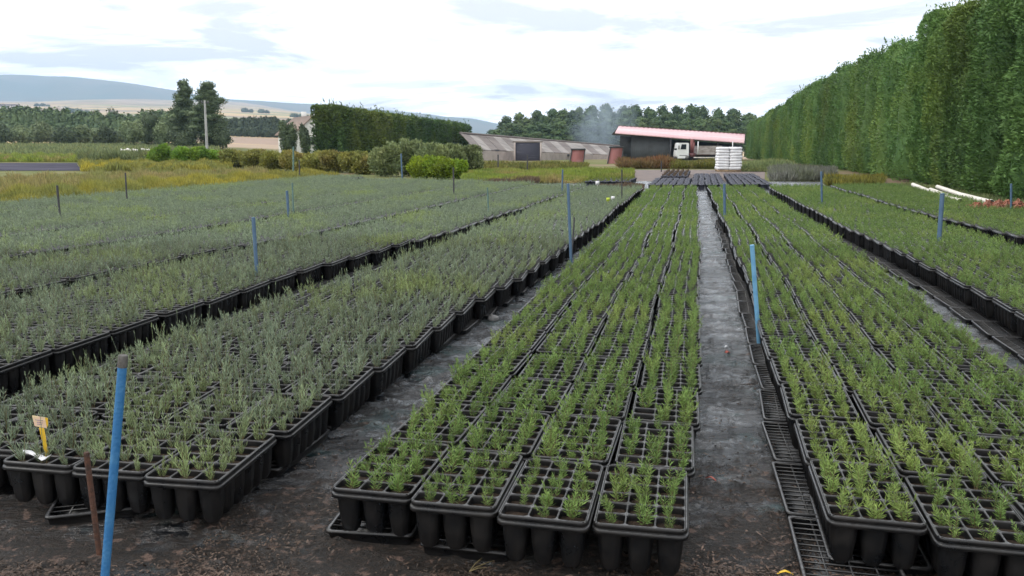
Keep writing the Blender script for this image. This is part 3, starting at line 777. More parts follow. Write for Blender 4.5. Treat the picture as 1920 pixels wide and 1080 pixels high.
# --- generic trees
def make_tree(name, seed, blobs, n, ln, mat, trunk, mode='face', cores=True, wd=None, shell=.4, loc=(0, 0, 0), label=None, cat='tree', group=None, rz=0.0, meshes=None, limbs=()):
    root = empty(name, loc, rz, label, cat, group)
    if meshes is None: meshes = tree_meshes(seed, blobs, n, ln, mat, trunk, mode, cores, wd, shell, limbs)
    link_mesh('trunk', meshes[0], root); link_mesh('crown', meshes[1], root)
    return root
def tree_meshes(seed, blobs, n, ln, mat, trunk, mode='face', cores=True, wd=None, shell=.4, limbs=()):
    rs = np.random.RandomState(seed); g = Geo(); V, F = blob_cloud(rs, blobs, n, ln, wd, mode, shell); g.add(V, F)
    if cores:
        for b in blobs: core_blob(g, b)
    h, r = trunk; t = Geo().tube([(0, 0, -0.2), (r * .3, 0, h * .5), (0, 0, h)], [r, r * .75, r * .35], 7)
    for b in blobs[:6]:
        t.tube([(0, 0, h * 0.45), ((b[0]) * .6, b[1] * .6, (h * .45 + b[2]) / 2 + .1), (b[0], b[1], b[2])], [r * .4, r * .25, r * .1], 5)
    return t.mesh('trunk', M_BARK), g.mesh('crown', mat)
M_PINE = foliage('pine leaf', (0.050, 0.090, 0.035), (0.080, 0.125, 0.045), (0.095, 0.130, 0.040), 0.5, 0.30, 0.15)
M_WOOD = foliage('wood leaf', (0.075, 0.12, 0.055), (0.11, 0.155, 0.07), (0.09, 0.13, 0.05), 0.12, 0.3, 0.15)
M_POP = foliage('poplar leaf', (0.075, 0.110, 0.055), (0.11, 0.145, 0.07), None, 0.6, 0.35, 0.2)
M_WIL = foliage('willow leaf', (0.16, 0.205, 0.10), (0.20, 0.25, 0.12), (0.10, 0.14, 0.07), 0.5, 0.3, 0.2)
# pine wood behind the barn and the shed: rows of single trees
def pine_blobs(rs, Hh, slim):
    bl = []; n = 8
    for k in range(n):
        f = k / (n - 1); z = Hh * (0.24 + 0.64 * f); prof = math.sin(PI * (0.24 + 0.56 * f)) ** .8
        R0 = (2.9 if not slim else 2.2) * prof
        bl.append((rs.randn() * .2, rs.randn() * .2, z, R0 * .6 + .3, R0 * .6 + .3, 1.1))
        for j in range(3 if f < .8 else 2):
            t = rs.rand() * 6.28; q = R0 * rs.uniform(.3, .75); r = R0 * rs.uniform(.45, .7) + .25
            bl.append((q * math.cos(t), q * math.sin(t), z + rs.randn() * .5, r, r, r * .72))
    bl.append((rs.randn() * .5, rs.randn() * .5, Hh * .90, 1.5, 1.5, 1.2)); bl.append((rs.randn() * .3, rs.randn() * .3, Hh * .95, .7, .7, .8))
    return bl
rs = np.random.RandomState(77)
pine_m = [tree_meshes(500 + i, pine_blobs(rs, 13.0, i % 2), 3600, 0.55, M_PINE, (12.0, 0.22), 'face', True, 0.40, .5) for i in range(6)]
TOPS = [(915, 250), (928, 236), (945, 222), (965, 212), (1000, 203), (1080, 198), (1150, 193), (1250, 196), (1330, 196), (1400, 208), (1460, 225)]
rown = {0: 'skyline row', 1: 'middle row', 2: 'front row'}
for row, (D, st, drop) in enumerate(((262, 27, 0), (246, 27, 9), (230, 27, 24))):
    u = 925 - row * 0 + row * 9; i = 0
    while u < 1450:
        i += 1
        vt = ip(u, TOPS) + drop + rng.uniform(-4, 5)
        x = (u - 960) / FPX * D * 1.0; z0 = gz(x, D); Hh = P(u, vt, D).z - z0
        o = make_tree('pine_tree', 0, None, 0, 0, None, None, loc=(x, D + rng.uniform(-4, 4), z0), label=f'grey-green pine in the {rown[row]} of the wood behind the shed, {ordn(i)} from the left', cat='pine', group='pines of the wood behind the shed', rz=rng.uniform(0, 6), meshes=pine_m[rng.randrange(6)])
        k = Hh / 13.2; o.scale = (rng.uniform(.9, 1.25) * 1.12, rng.uniform(.9, 1.25) * 1.12, k)
        u += st * rng.uniform(.8, 1.2)

# two tall poplars, the rounder trees left of them
def at(u, D): x = (u - 960) / FPX * D; return (x, D, gz(x, D))
def poplar(u0, D, vtop, wpx, seed, lab):
    l = at(u0, D); Hh = P(u0, vtop, D).z - l[2]; s = D / FPX; wv = wpx * s / 2; rs = np.random.RandomState(seed); bl = []
    for k in range(30):
        f = k / 29; z = Hh * (0.08 + 0.83 * f); pf = wv * math.sin(PI * (0.30 + 0.58 * f)); r = pf * rs.uniform(.38, .68)
        q = pf * .62 * rs.rand() ** .6; t = rs.rand() * 6.28
        bl.append((q * math.cos(t), q * math.sin(t), z, r * .8, r * .8, Hh * .06))
        bl.append((rs.randn() * .08 * wv, 0, z, pf * .5, pf * .5, Hh * .05))
    bl.append((0, 0, Hh * .93, wv * .30, wv * .30, Hh * .06))
    return make_tree('poplar_tree', seed, bl, 12000, 0.26, M_POP, (Hh * .9, .22), 'out', True, 0.15, .6, loc=l, label=lab, cat='poplar')
poplar(362, 118, 146, 70, 11, 'tall dark poplar, leftmost of the two behind the utility pole')
poplar(403, 114, 149, 92, 12, 'tall dark poplar with a broad base, right of its twin behind the utility pole')
def bushy(name, u, D, wpx, vtop, seed, mat, lab, cat='tree', n=2500, ln=.4, dens=7, vb=None, mode='face', squash=.8, group=None, stems=None):
    l = at(u, D)
    s = D / FPX; wv = wpx * s / 2
    Hh = P(u, vtop, D).z - l[2]
    rs = np.random.RandomState(seed); bl = []
    for k in range(dens):
        t = rs.rand() * 6.28; q = wv * .55 * math.sqrt(rs.rand()); f = rs.uniform(.25, .72)
        r = wv * rs.uniform(.38, .58)
        bl.append((q * math.cos(t), q * math.sin(t), Hh * f, r, r * squash, min(Hh * .30, Hh * (1 - f)) * rs.uniform(.85, 1.05)))
    bl.append((0, 0, Hh * .42, wv * .8, wv * .7 * squash, Hh * .42))
    return make_tree(name, seed, bl, n, ln, mat, (Hh * .6, max(.03, Hh * .02)), mode, True, ln * .6, .35, loc=l, label=lab, cat=cat, group=group)
M_TREE = foliage('dark broad leaf', (0.060, 0.085, 0.045), (0.085, 0.115, 0.055), None, 0.5, 0.3, 0.2)
bushy('broadleaf_tree', 290, 126, 62, 204, 21, M_TREE, 'rounded grey-green tree, tallest in the thicket left of the poplars', n=3000, ln=.35)
bushy('broadleaf_tree', 325, 122, 55, 206, 22, M_WIL, 'pale rounded tree directly left of the tall poplars', n=3000, ln=.35)
bushy('broadleaf_tree', 352, 112, 60, 238, 23, M_TREE, 'low dark tree at the foot of the poplars', n=2500, ln=.3)
bushy('broadleaf_tree', 262, 120, 50, 222, 24, M_WIL, 'pale shorter tree at the left of the poplar thicket', n=2500, ln=.3)
bushy('broadleaf_tree', 425, 112, 36, 226, 25, M_TREE, 'small dark tree leaning out right of the tall poplars', n=2000, ln=.3)
bushy('broadleaf_tree', 232, 250, 34, 201, 26, M_TREE, 'small round tree rising above the long dark wood, rightmost of two', n=1500, ln=.6)
bushy('broadleaf_tree', 190, 255, 18, 203, 27, M_TREE, 'small round tree rising above the long dark wood, leftmost of two', n=1000, ln=.6)
# willows in front of the dark wood
nm_w = ['pale grey-green willow in front of the dark wood, %s from the left' % ordn(i + 1) for i in range(9)]
for i, (u, vt, wp) in enumerate([(10, 228, 60), (50, 231, 56), (92, 226, 58), (130, 236, 50), (160, 232, 50), (190, 239, 46), (214, 234, 44), (238, 242, 40), (-40, 230, 60)]):
    bushy('willow_tree', u, 138 + (i % 3) * 5, wp, vt, 30 + i, M_WIL if i % 3 else M_TREE, 'pale willow cut by the left frame edge before the dark wood' if i == 8 else nm_w[i], 'willow', n=2600, ln=.4, group='willows before the dark wood')
# long dark wood at the left and the wood right of the poplars: read as one mass
def wood(name, spans, D, mat, lab, seed):
    rs = np.random.RandomState(seed); bl = []
    for u0, u1, vtop in spans:
        for u in np.arange(u0, u1, 9):
            for dd in (0, 14):
                l = at(u + rs.uniform(-4, 4), D + dd); v = vtop + rs.uniform(-2.5, 3)
                Hh = P(u, v, D + dd).z - l[2]; r = 6.5 * (D + dd) / FPX
                bl.append((l[0], l[1], l[2] + Hh * .55, r * 1.3, r * 1.3, Hh * .47)); bl.append((l[0], l[1] - 2, l[2] + Hh * .25, r * 1.5, r * 1.5, Hh * .3))
    g = Geo(); V, F = blob_cloud(rs, bl, 26000, 0.9, .6, 'face', .25, .3); g.add(V, F)
    for b in bl: core_blob(g, b, f=.85)
    return tag(g.obj(name, mat), lab, 'wood', kind='stuff')
wood('distant_wood', [(-120, 30, 209), (30, 90, 201), (90, 150, 205), (150, 210, 210), (210, 280, 216), (280, 350, 208)], 215, M_WOOD, 'long dark conifer wood across the left distance', 91)
wood('distant_wood', [(425, 530, 221), (530, 640, 226)], 330, M_TREE, 'dark green wood between the poplars and the white house', 92)
# small groves and farm buildings out in the fields
rs = np.random.RandomState(4); bl = []
for u, v, D in [(20, 182, 1600), (35, 184, 1700), (55, 188, 1300), (62, 188, 1300), (70, 188, 1300), (130, 192, 1250), (140, 193, 1250), (146, 194, 1200), (165, 197, 1100), (8, 180, 1900), (90, 186, 1800), (100, 187, 1800), (500, 214, 1500), (560, 219, 1200), (575, 219, 1200), (470, 211, 1500)]:
    l = at(u, D); bl.append((l[0], l[1], l[2] + 2, 7, 7, 5)); bl.append((l[0] + 9, l[1] + 5, l[2] + 1, 5, 5, 4))
g = Geo(); V, F = blob_cloud(rs, bl, 3000, 2.4, 1.6, 'face', .3); g.add(V, F)
for b in bl: core_blob(g, b, f=.9)
tag(g.obj('field_scrub', M_TREE), 'scattered dark scrub and small groves on the tan fields', 'scrub', kind='stuff')
M_FARM = simple('pale farm wall', (0.55, 0.48, 0.42), None, 1, 0.8)
M_TILE = simple('brown roof tile', (0.20, 0.13, 0.10), (0.14, 0.10, 0.08), 3, 0.85)
for i, (u, D, wd_, lab) in enumerate([(122, 1180, 26, 'long pale barn alone on the tan fields'), (12, 1500, 20, 'tiny pale farmhouse at the far left of the fields'), (28, 1650, 14, 'tiny farmhouse with brown roof right of the far left one'), (47, 1560, 16, 'tiny pale farmhouse beside the dark grove on the fields')]):
    l = at(u, D); root = empty('farm_building', l, 0, lab, 'farm building')
    Geo().box((0, 0, 1.4), (wd_, 9, 6.8)).obj('wall', M_FARM, root)
    Geo().prism([(-wd_ / 2 - .5, 4.81), (wd_ / 2 + .5, 4.81), (wd_ / 2 - 2, 7.2), (-wd_ / 2 + 2, 7.2)], -5, 5).obj('roof', M_TILE if i else M_FARM, root)

# clipped conifer hedge in the middle distance
M_CH = foliage('hedge leaf', (0.045, 0.095, 0.025), (0.075, 0.135, 0.035), (0.14, 0.18, 0.035), 0.45, 0.35, 0.15)
def clipped_hedge():
    rs = np.random.RandomState(8); n = 26000
    A_ = at(615, 76); B_ = at(868, 118); a = np.array([A_[0], A_[1]]); b = np.array([B_[0], B_[1]])
    za, zb = A_[2], B_[2]; ha = P(615, 201, 76).z - za; hb = P(868, 235, 118).z - zb
    dv = (b - a); ln = np.linalg.norm(dv); dv /= ln; nv = np.array([dv[1], -dv[0]]); hw = 1.3
    f = rs.rand(n) ** 1.25; face = rs.rand(n)
    hh = rs.rand(n)
    side = np.where(face < .62, 1.0, np.where(face < .72, -1.0, 0.0)); top = (face >= .72) & (face < .93); end = face >= .93
    off = np.where(side != 0, side * hw, (rs.rand(n) * 2 - 1) * hw); hh = np.where(top, 1.0 + 0.012 * rs.randn(n), hh); f = np.where(end, 0.0, f)
    bump_ = 0.16 * np.sin(f * ln * 1.9 + hh * 4) + 0.12 * np.sin(f * ln * 4.1 + hh * 9) + rs.randn(n) * .08
    along = f * ln + np.where(end, bump_, 0); off = off + np.where(side != 0, side * bump_, 0)
    zt = (za + (zb - za) * f); ht = (ha + (hb - ha) * f) * (1 + 0.025 * np.sin(f * ln * 1.3) + .02 * np.sin(f * ln * 3.1))
    stick = top & (rs.rand(n) < .05)
    z = zt + ht * hh + np.where(stick, rs.rand(n) * .7, 0)
    C = np.stack([a[0] + dv[0] * along + nv[0] * off, a[1] + dv[1] * along + nv[1] * off, z], 1)
    o = np.stack([nv[0] * side - dv[0] * end, nv[1] * side - dv[1] * end, np.where(top, 1.0, .3)], 1)
    Aa = unit(unit(o) + rs.randn(n, 3) * .5); V, F = leaf_quads(C, Aa, unit(np.cross(Aa, rs.randn(n, 3))), .22 + .25 * rs.rand(n), .12)
    root = empty('clipped_hedge', (a[0], a[1], za), 0, 'long clipped dark conifer hedge running back from the white house', 'hedge')
    O = np.array([a[0], a[1], za])
    g = Geo().add(V - O, F)
    rings = []
    for q in np.linspace(0.01, .99, 10):
        c = a + dv * ln * q; zz = za + (zb - za) * q; ht = ha + (hb - ha) * q; k = .88
        rings.append([(c[0] + nv[0] * s * hw * k - O[0], c[1] + nv[1] * s * hw * k - O[1], z_ - O[2]) for s, z_ in ((-1, zz), (1, zz), (1, zz + ht * .95), (-1, zz + ht * .95))])
    g.rings(rings, 0, True, True); g.obj('foliage', M_CH, root)
    t = Geo()
    for q in np.linspace(.02, .98, 20):
        c = a + dv * ln * q - O[:2]; zz = (zb - za) * q; t.tube([(c[0], c[1], zz - .1), (c[0], c[1], zz + 3)], [.1, .05], 6)
    t.obj('stems', M_BARK, root)['kind'] = 'stuff'
clipped_hedge()

# house at the near end of the hedge
M_WALLW = simple('white render', (0.66, 0.65, 0.62), (0.55, 0.54, 0.52), 1.2, 0.85)
M_ROOFB = simple('brown tiles', (0.17, 0.125, 0.10), (0.23, 0.17, 0.135), 2.5, 0.85, 0.4, 12)
def house():
    l = at(594, 96); s = 96 / FPX
    root = empty('white_house', l, math.radians(28), 'white house with steep brown roof half hidden by the hedge', 'house')
    hw, dp, eh, rh = 2.05, 9.0, P(594, 247, 96).z - l[2], P(594, 216, 96).z - l[2]
    Geo().prism([(-hw, -1.0), (hw, -1.0), (hw, eh), (0, rh - .12), (-hw, eh)], 0, dp).obj('wall', M_WALLW, root)
    g = Geo()
    for sx in (-1, 1):
        g.prism([(0, rh), (sx * (hw + .35), eh - .28), (sx * (hw + .35), eh - .42), (0, rh - .15)][::sx], -.3, dp + .3)
    rf = g.obj('roof', M_ROOFB, root)
    Geo().box((0.5, 6, rh + .1), (.5, .5, 1.0)).obj('chimney', M_WALLW, rf)
    wd_ = Geo().box((-0.2, -0.02, eh * .62), (.8, .06, .9)).obj('window', simple('dark glass', (0.03, 0.035, 0.04), None, 3, 0.2), root)
    Geo().box((-0.2, -0.06, eh * .62 - .5), (.95, .1, .08)).obj('sill', M_WALLW, wd_)
house()
bushy('dark_bush', 547, 86, 42, 222, 50, M_TREE, 'rounded dark bush left of the white house, wider of two', 'bush', 3000, .22)
bushy('dark_bush', 578, 84, 26, 226, 51, M_TREE, 'narrow dark bush standing against the white house', 'bush', 2200, .22)
# utility pole
l = at(396, 92); root = empty('utility_pole', l, 0, 'pale grey concrete utility pole in front of the poplars', 'utility pole')
hp = P(396, 188, 92).z - l[2]
Geo().tube([(0, 0, -.3), (.10, 0, hp)], [.17, .11], 8).obj('shaft', simple('pale concrete', (0.36, 0.36, 0.35), None, 2, 0.8), root)
Geo().box((.10, 0, hp - .25), (.9, .08, .1)).obj('crossarm', M_DARK, root)
for sx in (-.35, 0, .35): Geo().tube([(.1 + sx, 0, hp - .2), (.1 + sx, 0, hp - .02)], [.05, .03], 6).obj('insulator', M_GREYP, root)

# shrubs and low rows between the lavender and the trees
M_BRIGHT = foliage('bright green leaf', (0.16, 0.27, 0.035), (0.11, 0.21, 0.03), (0.22, 0.33, 0.04), 1.5, .3, .35)
M_OLIVE = foliage('olive shrub leaf', (0.22, 0.21, 0.05), (0.15, 0.17, 0.045), (0.26, 0.21, 0.07), 1.2, .35, .25)
M_GREYG = foliage('grey green leaf', (0.19, 0.225, 0.095), (0.13, 0.17, 0.075), (0.24, 0.25, 0.10), 1.2, .35, .25)
M_YG = foliage('yellow green leaf', (0.20, 0.29, 0.025), (0.14, 0.23, 0.025), (0.26, 0.34, 0.03), 1.2, .3, .35)
for i, (u, D, wp, vt) in enumerate([(308, 54, 52, 268), (345, 54, 48, 273), (378, 54, 50, 275), (405, 55, 44, 279)]):
    bushy('leafy_shrub', u, D, wp, vt, 60 + i, M_BRIGHT, f'bright green leafy shrub in the far left row, {ordn(i + 1)} from the left', 'shrub', 2200, .16, mode='out', group='bright green shrubs in a row')
for i, (u, D, wp, vt) in enumerate([(448, 50, 50, 280), (485, 49, 54, 279), (522, 48, 50, 280), (558, 47, 52, 278), (596, 46, 54, 279), (632, 45, 52, 280), (668, 44, 50, 281), (690, 42, 44, 284)]):
    bushy('olive_shrub', u, D, wp * 1.35, vt, 70 + i, M_OLIVE, f'yellowish olive shrub in the row left of the willow shrubs, {ordn(i + 1)} from the left', 'shrub', 4200, .15, mode='out', group='olive shrubs in a row')
for i, (u, D, wp, vt) in enumerate([(725, 39, 64, 264), (768, 40, 64, 260), (812, 39, 66, 263), (850, 41, 62, 266), (884, 42, 56, 270)]):
    bushy('willow_shrub', u, D, wp, vt, 80 + i, M_GREYG, f'tall grey-green willowy shrub before the clipped hedge, {ordn(i + 1)} from the left', 'shrub', 4200, .16, mode='out', dens=9, group='grey-green willowy shrubs')
for i, (u, D, wp, vt) in enumerate([(795, 36, 62, 291), (828, 35.5, 74, 285), (858, 37, 46, 295)]):
    bushy('golden_shrub', u, D, wp, vt, 90 + i, M_YG, ['low yellow-green shrub, leftmost of the three before the willowy shrubs', 'broad yellow-green shrub, tallest of three before the willowy shrubs', 'small yellow-green shrub, rightmost of the three before the willowy shrubs'][i], 'shrub', 3600, .12, mode='out', dens=9)

def strip(name, poly, hgt, n, mats, lab, cat='grass', ln=.35, wd=.02, seed=1, lean=.25, fl=None, hv=None, tuft=True, z0=None):
    """upright blades over a ground quadrilateral (poly = 4 ground points, x,y)"""
    rs = np.random.RandomState(seed); p = np.array(poly, dtype=float)
    a, b = rs.rand(n)[:, None], rs.rand(n)[:, None]
    q = (p[0] * (1 - a) + p[1] * a) * (1 - b) + (p[3] * (1 - a) + p[2] * a) * b
    hm = 0.75 + 0.25 * np.sin(q[:, 0] * 1.7 + q[:, 1] * .9) * np.sin(q[:, 1] * 1.3 + 1) + .2 * np.sin(q[:, 0] * 5.1 + q[:, 1] * 3.7)
    L1 = hgt * (0.55 + 0.5 * rs.rand(n)) * hm
    zg = np.array([gz(x, y) for x, y in q]) if z0 is None else np.full(n, z0)
    d = unit(np.stack([rs.randn(n) * lean, rs.randn(n) * lean, np.ones(n)], 1)); s = unit(np.stack([rs.randn(n), rs.randn(n) * .4, np.zeros(n)], 1))
    C = np.stack([q[:, 0], q[:, 1], zg], 1) + d * (L1 * .5)[:, None]
    V, F = leaf_quads(C, d, s, L1, wd)
    g = Geo().add(V, F)
    return tag(g.obj(name, mats), lab, cat, kind='stuff')
M_OCH = foliage('ochre grass', (0.27, 0.25, 0.055), (0.17, 0.19, 0.055), (0.36, 0.31, 0.04), 0.7, .35, .3, world=True)
M_OCH2 = foliage('pinkish grass', (0.25, 0.20, 0.085), (0.20, 0.20, 0.07), (0.17, 0.20, 0.06), 0.5, .35, .3, world=True)
M_LIMEG = foliage('lime grass', (0.22, 0.27, 0.040), (0.15, 0.20, 0.045), (0.27, 0.21, 0.09), 0.8, .3, .3, world=True)
M_HEATH = foliage('brown heather', (0.11, 0.075, 0.055), (0.15, 0.11, 0.07), None, 0.8, .3, .2, world=True)
def bl_(off, y): return (off + K * y, y)
strip('ochre_grass', [bl_(-15.8, 15.5), bl_(-16.0, 33), bl_(-18.6, 33), bl_(-18.6, 15.5)], .50, 60000, M_OCH, 'ochre and olive tall grass strip along the lavender', seed=2, wd=.035)
strip('pinkish_grass', [bl_(-18.4, 17), bl_(-18.6, 36), bl_(-22.5, 42), bl_(-33, 26)], .50, 42000, M_OCH2, 'pinkish seed grass behind the ochre strip', seed=3, wd=.05)
strip('mown_hedging', [bl_(-16.0, 30), bl_(-16.1, 37), bl_(-18, 37.5), bl_(-18, 30)], .46, 14000, M_OCH, 'low olive clipped planting at the end of the ochre strip', 'planting', seed=4, wd=.05)
def fq(u0, u1, D0, D1): return [at(u0, D0)[:2], at(u1, D0)[:2], at(u1, D1)[:2], at(u0, D1)[:2]]
strip('lime_grass', fq(868, 1100, 32, 43), .38, 34000, M_LIMEG, 'lime yellow grass patch before the barn', seed=5, wd=.05)
strip('lime_grass', fq(1090, 1185, 36, 46), .34, 12000, M_LIMEG, 'yellowish planting in black pots left of the red hoppers', 'planting', seed=6, wd=.05)
strip('heather_planting', fq(895, 1010, 31.2, 33), .30, 7000, M_HEATH, 'brown heather patch at the near edge of the lime grass', 'planting', seed=7, wd=.04)
strip('low_planting', fq(900, 1100, 47, 58), .5, 12000, M_OLIVE, 'low green planting at the foot of the striped barn', 'planting', seed=8, wd=.07)
M_RED = foliage('rusty red shrub leaf', (0.22, 0.10, 0.05), (0.17, 0.12, 0.05), (0.19, 0.15, 0.06), 1.0, .3, .25, world=True)
strip('rusty_planting', fq(1160, 1252, 52, 60), .8, 16000, M_RED, 'rust coloured bushy planting before the dark shed wall', 'planting', seed=9, wd=.09, lean=.5)
strip('olive_planting', fq(1252, 1345, 52, 58), .62, 12000, M_OLIVE, 'olive bushy planting before the truck', 'planting', seed=10, wd=.09, lean=.5)
strip('olive_planting', fq(1388, 1480, 46, 58), .62, 12000, M_GREYG, 'grey-olive planting right of the sack pallet', 'planting', seed=11, wd=.08, lean=.5)
M_LILAC = foliage('lilac grey shrub leaf', (0.20, 0.20, 0.185), (0.17, 0.19, 0.12), None, 0.8, .3, .2, world=True)
strip('lilac_planting', fq(1440, 1560, 34, 46), .55, 16000, M_LILAC, 'lilac grey planting below the tall windbreak', 'planting', seed=12, wd=.05, lean=.4)
strip('golden_planting', fq(1545, 1650, 30, 35), .40, 9000, M_OCH, 'golden brown planting at the end of the third right bed', 'planting', seed=13, wd=.045, lean=.4)
strip('verge_grass', [bl_(6.75, 10), bl_(6.6, 30), bl_(7.9, 30), bl_(8.2, 10)], .22, 22000, M_GREYG, 'rough green weeds at the foot of the windbreak', 'weeds', seed=14, wd=.03, lean=.6)
strip('plot_grass', fq(-60, 300, 62, 74), .6, 16000, M_LIMEG, 'green strips between the far left plots', seed=15, wd=.1)
strip('plot_grass', fq(160, 440, 46, 60), .55, 26000, M_OCH, 'olive grass around the bright green shrubs', seed=16, wd=.08)
strip('hedge_planting', fq(165, 300, 56, 61), 1.1, 9000, M_GREYG, 'pale green low planting left of the bright shrubs', 'planting', seed=17, wd=.1, lean=.5)
strip('meadow_grass', fq(-80, 420, 78, 140), .7, 34000, M_GREYG, 'dull green meadow before the willows', seed=18, wd=.14)
# dark cloth plots at the far left, ploughed field, pale tracks
def slab(name, poly, z, mat, n=12):
    p = np.array(poly, dtype=float); V = []
    for i in range(n + 1):
        for j in range(n + 1):
            a, b = i / n, j / n; q = (p[0] * (1 - a) + p[1] * a) * (1 - b) + (p[3] * (1 - a) + p[2] * a) * b
            V.append((q[0], q[1], gz(*q) + z))
    F = [(i * (n + 1) + j, (i + 1) * (n + 1) + j, (i + 1) * (n + 1) + j + 1, i * (n + 1) + j + 1) for i in range(n) for j in range(n)]
    return tag(Geo().add(V, F).obj(name, mat), kind='structure')
M_PLOT = simple('violet grey plot cloth', (0.03, 0.028, 0.045), (0.08, 0.075, 0.10), 1.2, .95, spec=.1, stretch=(.2, 1, 1))
slab('nursery_plot', fq(-200, 158, 47, 60), .02, M_PLOT)
slab('nursery_plot', fq(85, 155, 78, 96), .04, M_PLOT)
slab('track', fq(-100, 152, 74.4, 76), .05, simple('pale track', (0.40, 0.36, 0.30), None, 1, .9))
slab('track', fq(895, 1100, 44.2, 46), .05, bpy.data.materials['pale track'])
slab('yard', fq(1175, 1430, 34, 50), .012, simple('yard soil', (0.16, 0.12, 0.105), (0.10, 0.08, 0.075), 1.5, .8))
# pale rubble heap / cars far left and white sheets
M_PALE = simple('pale sheet', (0.66, 0.63, 0.58), (0.5, 0.48, 0.45), 3, .7)
def lump(name, u, v, D, w_, d_, h_, mat, lab, cat, seed):
    rs = np.random.RandomState(seed); l = at(u, D); g = Geo(); rings = []
    for f, z in ((1, 0), (.97, .5), (.8, .85), (.4, 1)):
        rings.append([(w_ / 2 * f * math.cos(a) * (1 + .15 * rs.randn() * .6), d_ / 2 * f * math.sin(a) * (1 + .1 * rs.randn()), h_ * z * (1 + .2 * rs.randn() * (z > 0))) for a in np.linspace(0, 2 * PI, 14, endpoint=False)])
    g.rings(rings, 0, False, True); o = g.obj(name, mat, loc=l); return tag(o, lab, cat)
lump('white_sheet', 648, 330, 33, 1.3, 1.2, .16, M_PALE, 'crumpled white plastic sheet at the end of the ochre strip, rear one', 'plastic sheet', 1)
lump('white_sheet', 672, 334, 31.6, 1.0, .7, .13, M_PALE, 'crumpled white plastic sheet at the end of the ochre strip, nearer one', 'plastic sheet', 2)
for i, (u, wd_) in enumerate([(248, 1.6), (264, 1.3), (282, 2.0)]):
    lump('white_bag', u, 276, 86, wd_ * .9, 1.0, .5, M_PALE, f'pale filled bag lying beyond the green plots, {ordn(i + 1)} from the left', 'bag', 5 + i)

# ------------------------------------------------------------------ pots beds at the far end
M_POT = simple('blue black pot', (0.07, 0.075, 0.10), (0.05, 0.05, 0.07), 3, .45)
def pot_bed(u0, u1, D0, D1, name, lab, plant, seed, step=.235):
    rs = np.random.RandomState(seed); ca = K; Ms = []; P2 = []
    pot = Geo().rings([[(r * math.cos(a), r * math.sin(a), z) for a in np.linspace(0, 2 * PI, 8, endpoint=False)] for r, z in ((.06, 0), (.085, .16), (.095, .16), (.095, .18), (.08, .18), (.078, .15))])
    pot.add([(.078 * math.cos(a), .078 * math.sin(a), .15) for a in np.linspace(0, 2 * PI, 8, endpoint=False)], [tuple(range(8))], 1)
    y = D0; oa = (u0 - 960) / FPX * D0 - K * D0; ob = (u1 - 960) / FPX * D0 - K * D0
    while y < D1:
        xa = oa + K * y; xb = ob + K * y; x = xa
        while x < xb:
            xx = x + rs.randn() * .02; z = gz(xx, y) + .02
            Ms.append(mat4((xx + rs.randn() * .01, y + rs.randn() * .01, z))); x += step
        y += step
    g = Geo().inst(pot, Ms)
    if plant:
        pg = far_pl['lav']
        for q in range(6): g2 = [mat4(tuple(np.array(M[:3, 3]) + np.array([0, 0, .15])), rs.rand() * 6, 1.3) for i, M in enumerate(Ms) if i % 6 == q]; g.inst(Geo_with(pg[q], 2), g2)
    return tag(g.obj(name, [M_POT, M_SOIL, plant or M_LAV]), lab, 'pots', kind='stuff')
def Geo_with(g, mi):
    o = Geo(); o.ch = [(V, F, mi) for V, F, m in g.ch]; return o
M_SPARSE = foliage('purplish sprig', (0.14, 0.11, 0.13), (0.10, 0.12, 0.08), None, 1, .3, .2, world=True)
pot_bed(1218, 1287, 27.2, 33, 'nursery_pots', 'rows of small blue-black pots beyond the middle bed', None, 1)
pot_bed(1300, 1362, 27.2, 38, 'nursery_pots', 'rows of small blue-black pots beyond the path', None, 2)
pot_bed(1374, 1440, 27.5, 38, 'nursery_pots', 'rows of blue-black pots right of the sack pallet', None, 3)
pot_bed(1240, 1288, 34.5, 42, 'nursery_pots', 'brownish potted sprigs left of the pallet path', M_HEATH, 4)
pot_bed(1100, 1182, 29.6, 33, 'nursery_pots', 'black pots of yellowish plants left of the brown trays', M_LIMEG, 5)
strip('brown_planting', fq(1120, 1205, 26.6, 29), .22, 6000, M_HEATH, 'flat brown planting at the far end of the left bed', 'planting', seed=21, wd=.03)

# ------------------------------------------------------------------ pallet of white sacks
def sack_geo(w_, d_, h_, seed):
    rs = np.random.RandomState(seed); g = Geo(); rings = []
    for f, z in ((.86, 0), (.98, .2), (1.0, .5), (.97, .8), (.82, 1.0)):
        r = []
        for k in range(20):
            a = 2 * PI * k / 20; c, s = math.cos(a), math.sin(a); e = .32
            r.append((w_ / 2 * f * abs(c) ** e * (1 if c > 0 else -1) * (1 + .015 * rs.randn()), d_ / 2 * f * abs(s) ** e * (1 if s > 0 else -1) * (1 + .015 * rs.randn()), h_ * z + .008 * rs.randn()))
        rings.append(r)
    return g.rings(rings, 0, True, True)
M_SACK = simple('white sack plastic', (0.72, 0.72, 0.73), (0.60, 0.61, 0.64), 2.5, .4, .4, 9)
M_WOOD = simple('pallet wood', (0.28, 0.20, 0.12), None, 6, .8)
l = P(1365, 318, 46.5); x0, y0 = l.x, 46.5
root = empty('sack_pallet', (x0, y0, gz(x0, y0) + .0), math.radians(-8), 'pallet stacked high with white plastic sacks before the truck', 'pallet of sacks')
g = Geo()
for yy in (-.5, 0, .5): g.box((0, yy, .05), (1.3, .1, .1))
for k in range(7): g.box((-.6 + k * .2, 0, .113), (.14, 1.1, .022))
g.obj('pallet', M_WOOD, root)
sk = [sack_geo(.70, .60, .165, i).mesh('sack', M_SACK, True) for i in range(4)]
